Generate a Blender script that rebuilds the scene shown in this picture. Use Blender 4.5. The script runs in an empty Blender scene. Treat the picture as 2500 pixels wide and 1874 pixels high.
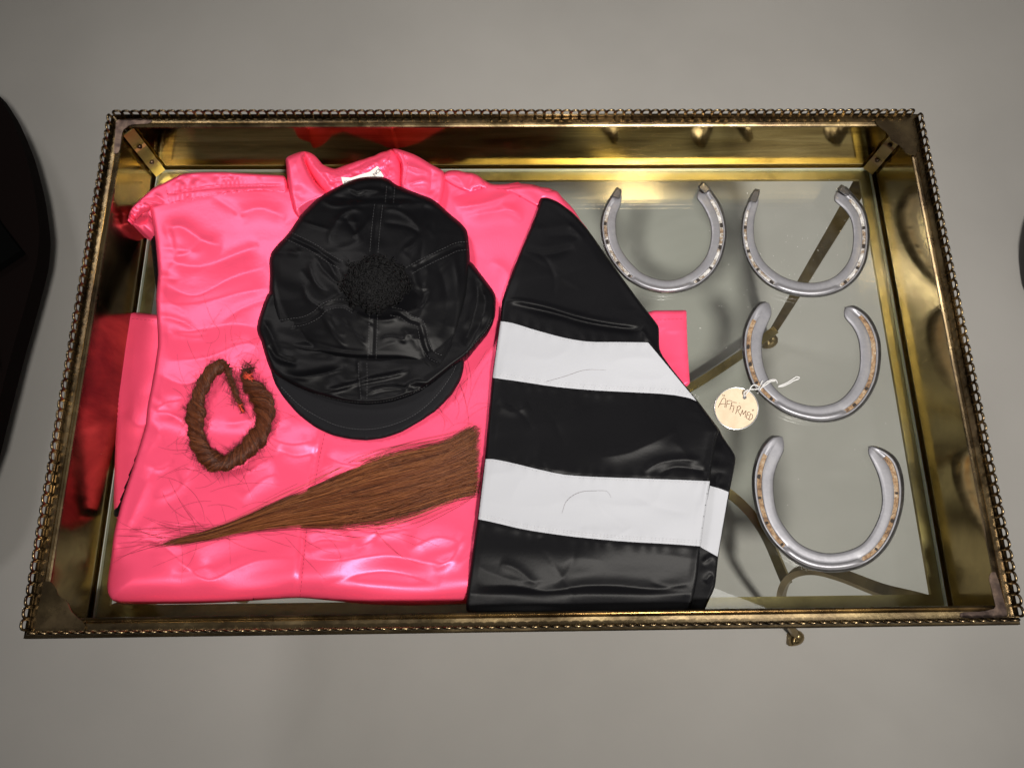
import bpy, math, random
import numpy as np
from mathutils import Matrix, Vector
from mathutils.geometry import delaunay_2d_cdt

random.seed(7)
rng = np.random.default_rng(11)
scene = bpy.context.scene
COL = scene.collection

# ------------------------------------------------------------------ camera
F = 1815.98
C = np.array([-0.02444, 0.00483, 0.78146])
R = np.array([[0.99980257, 0.007975, -0.01819932],
              [-0.01292725, 0.95664486, -0.29096992],
              [0.0150898, 0.29114774, 0.95655909]])
A, B, H = 0.43, 0.5125, 0.0882          # half width, depth and wall height of the tray
FLOOR_Z = -0.365
GT = 0.0045                             # top of the glass sheet

cam = bpy.data.cameras.new('camera')
cam.sensor_width = 36.0
cam.lens = F / 2500 * 36
cam.clip_start, cam.clip_end = 0.01, 50
camo = bpy.data.objects.new('camera', cam)
M4 = Matrix.Identity(4)
for i in range(3):
    for j in range(3):
        M4[i][j] = float(R[i][j])
    M4[i][3] = float(C[i])
camo.matrix_world = M4
COL.objects.link(camo)
scene.camera = camo


def at(u, v, z):
    """world point at height z that the photograph shows at pixel (u, v)"""
    u = np.asarray(u, float); v = np.asarray(v, float); z = np.asarray(z, float)
    dc = np.stack([(u - 1250) / F, -(v - 937) / F, -np.ones_like(u)], -1)
    d = dc @ R.T
    t = (z - C[2]) / d[..., 2]
    return C + d * t[..., None]


# ------------------------------------------------------------------ world and lights
world = bpy.data.worlds.new('World')
scene.world = world
world.use_nodes = True
wn = world.node_tree
bg = wn.nodes['Background']
tc = wn.nodes.new('ShaderNodeTexCoord')
sep = wn.nodes.new('ShaderNodeSeparateXYZ')
wr = wn.nodes.new('ShaderNodeValToRGB')
mr = wn.nodes.new('ShaderNodeMapRange')
mr.inputs['From Min'].default_value = -1
mr.inputs['From Max'].default_value = 1
wn.links.new(tc.outputs['Generated'], sep.inputs[0])
wn.links.new(sep.outputs['X'], mr.inputs['Value'])
wn.links.new(mr.outputs[0], wr.inputs[0])
wr.color_ramp.elements[0].color = (0.03, 0.027, 0.026, 1)
wr.color_ramp.elements[1].color = (0.34, 0.32, 0.29, 1)
e = wr.color_ramp.elements.new(0.55)
e.color = (0.13, 0.122, 0.115, 1)
up = wn.nodes.new('ShaderNodeMapRange')
up.inputs['From Min'].default_value = 0.35
up.inputs['From Max'].default_value = 0.95
up.inputs['To Min'].default_value = 0.28
up.inputs['To Max'].default_value = 1.0
wn.links.new(sep.outputs['Z'], up.inputs['Value'])
wn.links.new(up.outputs[0], bg.inputs['Strength'])
wn.links.new(wr.outputs[0], bg.inputs['Color'])


def area(name, loc, target, shape, sx, sy, power, color):
    l = bpy.data.lights.new(name, 'AREA')
    l.shape = shape
    l.size = sx
    if shape in ('RECTANGLE', 'ELLIPSE'):
        l.size_y = sy
    l.energy = power
    l.color = color
    o = bpy.data.objects.new(name, l)
    COL.objects.link(o)
    o.location = loc
    d = Vector(target) - Vector(loc)
    o.rotation_euler = d.to_track_quat('-Z', 'Y').to_euler()
    return o


# the round lamp whose disc is mirrored in the glass and the back wall
LZ = 2.2
m = at(1548, 503, -LZ)
kl = area('round_lamp', (m[0], 2 * B - m[1], LZ), (0.26, 0.58, 0), 'DISK', 0.25, 0.25, 17.0, (1.0, 0.95, 0.88))
kl.data.spread = math.radians(72)
area('added_sheen_light', (-0.95, 1.25, 1.9), (-0.12, 0.24, 0), 'RECTANGLE', 0.45, 0.30, 2.3, (1.0, 0.95, 0.92)).data.spread = math.radians(66)  # added soft light, no such lamp seen; raises highlights on the satin
# the square white diffuser mirrored in the glass beside the sleeve's lower corner
e1 = at(1745, 1435, -1.75); e2 = at(1905, 1497, -1.75)
e1 = np.array([e1[0], e1[1], 1.75]); e2 = np.array([e2[0], e2[1], 1.75])
ed = (e2-e1)/np.linalg.norm(e2-e1)
en = np.array([ed[1], -ed[0], 0.0])
pcn = (e1+e2)/2+en*0.27+ed*0.22
pl_ = area('panel_lamp', tuple(pcn), (pcn[0], pcn[1], 0), 'RECTANGLE', 0.80, 0.54, 4.0, (1.0, 0.98, 0.96))
pl_.rotation_euler = (0, 0, math.atan2(ed[1], ed[0]))

vs = scene.view_settings
vs.view_transform = 'Standard'
vs.look = 'None'
vs.exposure = 0
vs.gamma = 1
vs.use_curve_mapping = False


# ------------------------------------------------------------------ materials
def mat(name, base, rough=0.5, metal=0.0, **kw):
    m = bpy.data.materials.new(name)
    m.use_nodes = True
    b = m.node_tree.nodes['Principled BSDF']
    b.inputs['Base Color'].default_value = (*base, 1)
    b.inputs['Roughness'].default_value = rough
    b.inputs['Metallic'].default_value = metal
    for k, v in kw.items():
        b.inputs[k.replace('_', ' ')].default_value = v
    return m


def nodes(m):
    nt = m.node_tree
    return nt, nt.nodes['Principled BSDF']


def noise(nt, scale, detail=4, stretch=None, rough=0.6, dist=0.0):
    t = nt.nodes.new('ShaderNodeTexCoord')
    n = nt.nodes.new('ShaderNodeTexNoise')
    n.inputs['Scale'].default_value = scale
    n.inputs['Detail'].default_value = detail
    n.inputs['Roughness'].default_value = rough
    n.inputs['Distortion'].default_value = dist
    mp = nt.nodes.new('ShaderNodeMapping')
    if stretch:
        mp.inputs['Scale'].default_value = stretch
    nt.links.new(t.outputs['Object'], mp.inputs[0])
    nt.links.new(mp.outputs[0], n.inputs['Vector'])
    return n


def ramp(nt, src, stops):
    r = nt.nodes.new('ShaderNodeValToRGB')
    cr = r.color_ramp
    cr.elements[0].position, cr.elements[0].color = stops[0][0], (*stops[0][1], 1)
    cr.elements[1].position, cr.elements[1].color = stops[-1][0], (*stops[-1][1], 1)
    for p, c in stops[1:-1]:
        e = cr.elements.new(p)
        e.color = (*c, 1)
    nt.links.new(src, r.inputs[0])
    return r


def bump(nt, b, src, strength, dist):
    bp = nt.nodes.new('ShaderNodeBump')
    bp.inputs['Strength'].default_value = strength
    bp.inputs['Distance'].default_value = dist
    nt.links.new(src, bp.inputs['Height'])
    nt.links.new(bp.outputs[0], b.inputs['Normal'])
    return bp


def g(v):
    return (v, v, v)


def brass(name, c0, c1, c2, r0=0.14, r1=0.42, stretch=(1, 1, 1), scale=9, bmp=0.12):
    m = mat(name, c1, 0.2, 1.0)
    nt, b = nodes(m)
    n = noise(nt, scale, 6, stretch, 0.65, 0.6)
    r = ramp(nt, n.outputs['Fac'], [(0.30, c0), (0.47, c1), (0.66, c2)])
    nt.links.new(r.outputs[0], b.inputs['Base Color'])
    n2 = noise(nt, scale * 1.7, 7, stretch, 0.7)
    r2 = ramp(nt, n2.outputs['Fac'], [(0.35, g(r0)), (0.7, g(r1))])
    nt.links.new(r2.outputs[0], b.inputs['Roughness'])
    n3 = noise(nt, 260, 3, stretch)
    bump(nt, b, n3.outputs['Fac'], bmp, 0.0006)
    return m


M = {}
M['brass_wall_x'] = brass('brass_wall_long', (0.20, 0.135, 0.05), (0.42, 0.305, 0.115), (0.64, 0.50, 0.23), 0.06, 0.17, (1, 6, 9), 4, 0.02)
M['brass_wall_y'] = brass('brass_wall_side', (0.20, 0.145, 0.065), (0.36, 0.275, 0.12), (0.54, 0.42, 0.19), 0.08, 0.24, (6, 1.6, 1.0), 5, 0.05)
M['brass_rim'] = brass('brass_rim', (0.10, 0.07, 0.045), (0.23, 0.17, 0.095), (0.36, 0.27, 0.14), 0.16, 0.38, (1, 1, 1), 14)
M['brass_bright'] = brass('brass_bright', (0.16, 0.125, 0.05), (0.32, 0.25, 0.10), (0.46, 0.37, 0.165), 0.28, 0.46)
M['brass_leg'] = brass('brass_leg', (0.12, 0.088, 0.05), (0.27, 0.20, 0.10), (0.42, 0.32, 0.16), 0.25, 0.5)
M['brass_dark'] = brass('brass_dark', (0.03, 0.022, 0.02), (0.07, 0.05, 0.042), (0.17, 0.12, 0.09), 0.3, 0.5, (1, 1, 1), 60)
M['gallery'] = brass('brass_gallery', (0.035, 0.026, 0.018), (0.10, 0.072, 0.042), (0.24, 0.175, 0.09), 0.2, 0.4, (1, 1, 1), 30)


def glass_mat():
    m = bpy.data.materials.new('clear_glass')
    m.use_nodes = True
    nt = m.node_tree
    nt.nodes.clear()
    out = nt.nodes.new('ShaderNodeOutputMaterial')
    mix = nt.nodes.new('ShaderNodeMixShader')
    tr = nt.nodes.new('ShaderNodeBsdfTransparent')
    gl = nt.nodes.new('ShaderNodeBsdfGlossy')
    fr = nt.nodes.new('ShaderNodeFresnel')
    geo = nt.nodes.new('ShaderNodeNewGeometry')
    mx = nt.nodes.new('ShaderNodeMapRange')
    mx.inputs['To Min'].default_value = 1.52
    mx.inputs['To Max'].default_value = 1 / 1.52
    nt.links.new(geo.outputs['Backfacing'], mx.inputs['Value'])
    nt.links.new(mx.outputs[0], fr.inputs['IOR'])
    tr.inputs['Color'].default_value = (0.955, 0.975, 0.955, 1)
    gl.inputs['Roughness'].default_value = 0.0
    n = noise(nt, 9, 8, (1, 1.6, 1), 0.75, 1.5)
    r = ramp(nt, n.outputs['Fac'], [(0.45, g(0.0)), (0.62, g(0.012)), (0.75, g(0.035))])   # smears and a little dust
    df = nt.nodes.new('ShaderNodeBsdfDiffuse')
    df.inputs['Color'].default_value = (0.6, 0.6, 0.58, 1)
    mix2 = nt.nodes.new('ShaderNodeMixShader')
    nt.links.new(fr.outputs[0], mix.inputs[0])
    nt.links.new(tr.outputs[0], mix.inputs[1])
    nt.links.new(gl.outputs[0], mix.inputs[2])
    nt.links.new(r.outputs[0], mix2.inputs[0])
    nt.links.new(mix.outputs[0], mix2.inputs[1])
    nt.links.new(df.outputs[0], mix2.inputs[2])
    nt.links.new(mix2.outputs[0], out.inputs[0])
    return m


M['glass'] = glass_mat()


def satin(name, base, rough, metal, spec=0.5, weave=0.05, tint=None, aniso=0.6):
    m = mat(name, base, rough, metal)
    nt, b = nodes(m)
    b.inputs['Specular IOR Level'].default_value = spec
    b.inputs['Anisotropic'].default_value = aniso
    tg = nt.nodes.new('ShaderNodeTangent'); tg.direction_type = 'UV_MAP'; tg.uv_map = 'threads'
    nt.links.new(tg.outputs[0], b.inputs['Tangent'])
    if tint:
        b.inputs['Specular Tint'].default_value = (*tint, 1)
    n1 = noise(nt, 1500, 2, (1, 0.15, 1))
    n2 = noise(nt, 22, 4, (1, 1.6, 1))
    b1 = nt.nodes.new('ShaderNodeBump')
    b1.inputs['Strength'].default_value = 0.10
    b1.inputs['Distance'].default_value = 0.003
    nt.links.new(n2.outputs['Fac'], b1.inputs['Height'])
    b2 = bump(nt, b, n1.outputs['Fac'], weave, 0.0005)
    nt.links.new(b1.outputs[0], b2.inputs['Normal'])
    return m


M['pink'] = satin('pink_satin', (0.95, 0.085, 0.185), 0.43, 0.42, 0.6, 0.2, (1.0, 0.55, 0.82), 0.70)
M['pink_thread'] = mat('pink_thread', (0.35, 0.015, 0.05), 0.7)
M['black'] = satin('black_satin', (0.0032, 0.0032, 0.004), 0.46, 0.0, 0.12, 0.15)
M['black_cap'] = satin('black_cap_satin', (0.0028, 0.0028, 0.0035), 0.46, 0.0, 0.12, 0.08, None, 0.6)
M['black_twill'] = mat('black_twill', (0.0045, 0.0045, 0.006), 0.7, 0.0, Specular_IOR_Level=0.14)
M['black_thread'] = mat('grey_thread', (0.10, 0.10, 0.105), 0.6)
M['white_thread'] = mat('pale_thread', (0.52, 0.52, 0.54), 0.7)
M['white'] = satin('white_cotton', (0.36, 0.37, 0.40), 0.75, 0.0, 0.2, 0.15, None, 0.0)
M['yarn'] = mat('black_yarn', (0.0035, 0.0035, 0.004), 0.7, 0.0, Specular_IOR_Level=0.2)


def hair_mat(name, c0, c1, c2):
    m = mat(name, c1, 0.42)
    nt, b = nodes(m)
    a = nt.nodes.new('ShaderNodeAttribute')
    a.attribute_name = 'strand'
    r = ramp(nt, a.outputs['Fac'], [(0.0, c0), (0.55, c1), (1.0, c2)])
    nt.links.new(r.outputs[0], b.inputs['Base Color'])
    b.inputs['Specular IOR Level'].default_value = 0.35
    return m


M['hair'] = hair_mat('chestnut_hair', (0.035, 0.009, 0.003), (0.145, 0.038, 0.011), (0.34, 0.125, 0.04))
M['hair_red'] = hair_mat('auburn_hair', (0.028, 0.007, 0.003), (0.085, 0.021, 0.007), (0.18, 0.055, 0.018))
M['red_thread'] = mat('red_thread', (0.55, 0.05, 0.02), 0.7)

m = mat('worn_aluminium', (0.42, 0.42, 0.45), 0.45, 0.6)
nt, b = nodes(m)
n = noise(nt, 45, 8, None, 0.7)
r = ramp(nt, n.outputs['Fac'], [(0.3, (0.20, 0.20, 0.22)), (0.55, (0.28, 0.28, 0.305)), (0.75, (0.38, 0.38, 0.40))])
nt.links.new(r.outputs[0], b.inputs['Base Color'])
r2 = ramp(nt, n.outputs['Fac'], [(0.3, g(0.55)), (0.7, g(0.38))])
nt.links.new(r2.outputs[0], b.inputs['Roughness'])
n3 = noise(nt, 420, 5)
bump(nt, b, n3.outputs['Fac'], 0.10, 0.0006)
M['alu'] = m
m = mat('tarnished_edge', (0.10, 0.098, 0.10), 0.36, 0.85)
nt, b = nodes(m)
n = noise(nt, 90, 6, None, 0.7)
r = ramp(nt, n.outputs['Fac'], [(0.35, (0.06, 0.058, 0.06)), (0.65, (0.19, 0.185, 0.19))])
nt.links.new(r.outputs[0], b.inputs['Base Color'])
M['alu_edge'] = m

m = mat('rusty_dirt', (0.4, 0.25, 0.15), 0.75, 0.15)
nt, b = nodes(m)
n = noise(nt, 130, 6, None, 0.7)
r = ramp(nt, n.outputs['Fac'], [(0.32, (0.05, 0.035, 0.025)), (0.42, (0.17, 0.10, 0.055)), (0.50, (0.27, 0.17, 0.09)), (0.60, (0.33, 0.25, 0.17)), (0.72, (0.5, 0.47, 0.43))])
nt.links.new(r.outputs[0], b.inputs['Base Color'])
n3 = noise(nt, 500, 5)
bump(nt, b, n3.outputs['Fac'], 0.8, 0.002)
M['rust'] = m
m = mat('bright_packed_dirt', (0.4, 0.4, 0.38), 0.6, 0.3)
nt, b = nodes(m)
n = noise(nt, 95, 6, None, 0.75)
r = ramp(nt, n.outputs['Fac'], [(0.34, (0.05, 0.045, 0.04)), (0.42, (0.22, 0.14, 0.08)), (0.48, (0.30, 0.27, 0.23)), (0.54, (0.48, 0.47, 0.46)), (0.68, (0.66, 0.65, 0.64))])
nt.links.new(r.outputs[0], b.inputs['Base Color'])
n3 = noise(nt, 500, 5)
bump(nt, b, n3.outputs['Fac'], 0.8, 0.002)
M['bright'] = m
M['hole'] = mat('dark_hole', (0.015, 0.01, 0.008), 0.8)
m = mat('dark_steel', (0.22, 0.215, 0.22), 0.38, 0.9)
nt, b = nodes(m)
n = noise(nt, 240, 6)
bump(nt, b, n.outputs['Fac'], 0.5, 0.001)
M['steel'] = m
m = mat('cream_card', (0.6, 0.46, 0.30), 0.8)
nt, b = nodes(m)
n = noise(nt, 90, 6)
r = ramp(nt, n.outputs['Fac'], [(0.35, (0.50, 0.40, 0.28)), (0.6, (0.57, 0.46, 0.33))])
nt.links.new(r.outputs[0], b.inputs['Base Color'])
M['card'] = m
M['tag_rim'] = mat('tag_rim', (0.75, 0.75, 0.74), 0.3, 0.9)
M['ink'] = mat('brown_ink', (0.10, 0.035, 0.015), 0.7)
M['string'] = mat('white_string', (0.5, 0.5, 0.5), 0.8)
M['label'] = mat('label_cloth', (0.80, 0.72, 0.68), 0.8)
M['label_ink'] = mat('label_ink', (0.03, 0.03, 0.05), 0.8)
M['chair'] = mat('dark_chair_wood', (0.0035, 0.002, 0.0018), 0.9, 0.0, Specular_IOR_Level=0.04)
M['chair_black'] = mat('black_chair_paint', (0.001, 0.001, 0.001), 0.9, 0.0, Specular_IOR_Level=0.03)
M['lint'] = mat('lint', (0.7, 0.7, 0.66), 0.9)

m = mat('grey_floor', (0.5, 0.47, 0.43), 0.85)
nt, b = nodes(m)
n = noise(nt, 2.2, 5, None, 0.55)
r = ramp(nt, n.outputs['Fac'], [(0.3, (0.24, 0.233, 0.22)), (0.5, (0.262, 0.254, 0.239)), (0.7, (0.282, 0.273, 0.258))])
nt.links.new(r.outputs[0], b.inputs['Base Color'])
n3 = noise(nt, 500, 3)
bump(nt, b, n3.outputs['Fac'], 0.10, 0.001)
M['floor'] = m


# ------------------------------------------------------------------ object helpers
def props(o, label=None, cat=None, group=None, kind=None):
    if label: o['label'] = label
    if cat: o['category'] = cat
    if group: o['group'] = group
    if kind: o['kind'] = kind
    return o


def empty(name, loc, label=None, cat=None, group=None):
    o = bpy.data.objects.new(name, None)
    o.empty_display_size = 0.02
    o.location = loc
    COL.objects.link(o)
    return props(o, label, cat, group)


def mesh(name, verts, faces, material, parent=None, smooth=True, label=None, attr=None):
    me = bpy.data.meshes.new(name)
    verts = np.asarray(verts, float)
    if parent is not None:
        off = Vector((0, 0, 0))
        p = parent
        while p is not None:
            off += Vector(p.location)
            p = p.parent
        verts = verts - np.array(off)
    me.from_pydata(verts.tolist(), [], [tuple(int(i) for i in f) for f in faces])
    me.materials.append(material)
    if smooth:
        me.polygons.foreach_set('use_smooth', [True] * len(me.polygons))
    if attr is not None:
        a = me.attributes.new('strand', 'FLOAT', 'POINT')
        a.data.foreach_set('value', np.asarray(attr, 'f'))
    me.update()
    o = bpy.data.objects.new(name, me)
    COL.objects.link(o)
    if parent is not None:
        o.parent = parent
    if label: o['label'] = label
    return o


class MB:
    def __init__(s): s.v = []; s.f = []; s.n = 0
    def add(s, v, f):
        v = np.asarray(v, float)
        s.v.append(v)
        s.f += [tuple(int(i) + s.n for i in q) for q in f]
        s.n += len(v)
    def box(s, lo, hi):
        x0, y0, z0 = lo; x1, y1, z1 = hi
        v = [(x0,y0,z0),(x1,y0,z0),(x1,y1,z0),(x0,y1,z0),(x0,y0,z1),(x1,y0,z1),(x1,y1,z1),(x0,y1,z1)]
        s.add(v, [(0,3,2,1),(4,5,6,7),(0,1,5,4),(1,2,6,5),(2,3,7,6),(3,0,4,7)])
    def prism(s, base, top):
        n = len(base)
        s.add(np.vstack([base, top]), [tuple(range(n))[::-1], tuple(range(n, 2*n))] +
              [(i, (i+1) % n, n+(i+1) % n, n+i) for i in range(n)])
    def build(s, name, material, parent=None, smooth=False, label=None):
        return mesh(name, np.vstack(s.v), s.f, material, parent, smooth, label)


def smooth_path(pts, n=8, closed=False):
    """Catmull-Rom through the points"""
    P = np.asarray(pts, float)
    k = len(P)
    out = []
    rng_ = range(k) if closed else range(k - 1)
    for i in rng_:
        if closed:
            p0, p1, p2, p3 = P[(i-1) % k], P[i], P[(i+1) % k], P[(i+2) % k]
        else:
            p0 = P[i-1] if i > 0 else 2*P[0]-P[1]
            p1, p2 = P[i], P[i+1]
            p3 = P[i+2] if i + 2 < k else 2*P[-1]-P[-2]
        for t in np.arange(n) / n:
            out.append(0.5*((2*p1)+(-p0+p2)*t+(2*p0-5*p1+4*p2-p3)*t*t+(-p0+3*p1-3*p2+p3)*t**3))
    if not closed:
        out.append(P[-1])
    return np.array(out)


def resample(P, step, closed=False):
    P = np.asarray(P, float)
    if closed: P = np.vstack([P, P[:1]])
    s = np.r_[0, np.cumsum(np.linalg.norm(np.diff(P, axis=0), axis=1))]
    n = max(2, int(round(s[-1] / step)))
    t = np.linspace(0, s[-1], n + 1)
    out = np.stack([np.interp(t, s, P[:, k]) for k in range(P.shape[1])], 1)
    return out[:-1] if closed else out


def chaikin(P, n=2, keep=0.16):
    P = np.asarray(P, float)
    for k in range(n):
        Q = np.roll(P, -1, axis=0)
        P = np.stack([P*(1-keep)+Q*keep, P*keep+Q*(1-keep)], 1).reshape(-1, P.shape[1])
        keep = 0.25
    return P


def tube(mb, path, rad, sides=6, cap=True, close=False):
    P = np.asarray(path, float)
    n = len(P)
    rad = np.broadcast_to(rad, (n,))
    if close:
        T = np.roll(P, -1, 0) - np.roll(P, 1, 0)
    else:
        T = np.gradient(P, axis=0)
    T /= np.linalg.norm(T, axis=1)[:, None] + 1e-12
    up = np.array([0, 0, 1.0]) if abs(T[0][2]) < 0.9 else np.array([1.0, 0, 0])
    V = []
    N = np.cross(T[0], up); N /= np.linalg.norm(N)
    for i in range(n):
        N = N - T[i]*np.dot(N, T[i]); N /= np.linalg.norm(N) + 1e-12
        Bn = np.cross(T[i], N)
        for k in range(sides):
            a = 2*math.pi*k/sides
            V.append(P[i] + rad[i]*(N*math.cos(a)+Bn*math.sin(a)))
    fs = []
    for i in range(n if close else n-1):
        j = (i+1) % n
        for k in range(sides):
            k2 = (k+1) % sides
            fs.append((i*sides+k, i*sides+k2, j*sides+k2, j*sides+k))
    if cap and not close:
        fs.append(tuple(range(sides))[::-1]); fs.append(tuple((n-1)*sides+k for k in range(sides)))
    mb.add(V, fs)


def strap(mb, path, width, thick, widthdir):
    """flat bar swept along a path; widthdir = direction of its broad side"""
    P = np.asarray(path, float); n = len(P)
    width = np.broadcast_to(width, (n,))
    T = np.gradient(P, axis=0); T /= np.linalg.norm(T, axis=1)[:, None]
    V = []
    for i in range(n):
        W = np.array(widthdir, float); W -= T[i]*np.dot(W, T[i]); W /= np.linalg.norm(W)
        N = np.cross(T[i], W)
        for a, c in ((-1, -1), (1, -1), (1, 1), (-1, 1)):
            V.append(P[i]+W*a*width[i]/2+N*c*thick/2)
    fs = [(i*4+k, i*4+(k+1) % 4, i*4+4+(k+1) % 4, i*4+4+k) for i in range(n-1) for k in range(4)]
    fs += [(3, 2, 1, 0), tuple((n-1)*4+k for k in range(4))]
    mb.add(V, fs)


# ------------------------------------------------------------------ numpy noise and distance fields
class VNoise:
    def __init__(s, seed):
        s.t = np.random.default_rng(seed).random((256, 256))
    def __call__(s, x, y):
        xi = np.floor(x).astype(int); yi = np.floor(y).astype(int)
        fx = x-xi; fy = y-yi
        fx = fx**3*(fx*(fx*6-15)+10); fy = fy**3*(fy*(fy*6-15)+10)
        a = s.t[xi & 255, yi & 255]; b_ = s.t[(xi+1) & 255, yi & 255]
        c = s.t[xi & 255, (yi+1) & 255]; d = s.t[(xi+1) & 255, (yi+1) & 255]
        return (a*(1-fx)+b_*fx)*(1-fy)+(c*(1-fx)+d*fx)*fy - 0.5


def seg_dist(U, V, poly, closed=False):
    """unsigned distance and side sign to a polyline"""
    P = np.asarray(poly, float)
    if closed: P = np.vstack([P, P[:1]])
    best = np.full(U.shape, 1e9); sgn = np.zeros(U.shape); par = np.zeros(U.shape)
    for i in range(len(P)-1):
        a, b_ = P[i], P[i+1]
        d = b_-a; L = d@d+1e-9
        tr_ = ((U-a[0])*d[0]+(V-a[1])*d[1])/L
        t = np.clip(tr_, 0, 1)
        dx = U-(a[0]+t*d[0]); dy = V-(a[1]+t*d[1])
        D = np.hypot(dx, dy)
        m_ = D < best
        best = np.where(m_, D, best)
        sgn = np.where(m_, np.sign(d[0]*dy-d[1]*dx), sgn)
        par = np.where(m_, (i+t)/(len(P)-1), par)
    return best, sgn, par


def inside(U, V, poly):
    P = np.asarray(poly, float); c = np.zeros(U.shape, bool)
    j = len(P)-1
    for i in range(len(P)):
        xi, yi = P[i]; xj, yj = P[j]
        cond = ((yi > V) != (yj > V))
        with np.errstate(divide='ignore', invalid='ignore'):
            xs = (xj-xi)*(V-yi)/((yj-yi) if yj != yi else 1e-9)+xi
        c ^= cond & (U < xs)
        j = i
    return c


def creases(n, box, seed, amp, wid, length, spread=0.5, base=-0.15):
    """short random creases inside a pixel box"""
    q = np.random.default_rng(seed); out = []
    for k in range(n):
        x, y = q.uniform(box[0], box[2]), q.uniform(box[1], box[3])
        a = base+q.normal(0, spread); L = q.uniform(*length); bend = q.normal(0, 0.7)
        pts = []
        for i in range(5):
            pts.append((x, y)); x += L/4*math.cos(a); y += L/4*math.sin(a); a += bend/4
        out.append((pts, q.uniform(*wid), amp*q.uniform(0.4, 1.0)*q.choice([-1, 1])))
    return out


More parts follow.
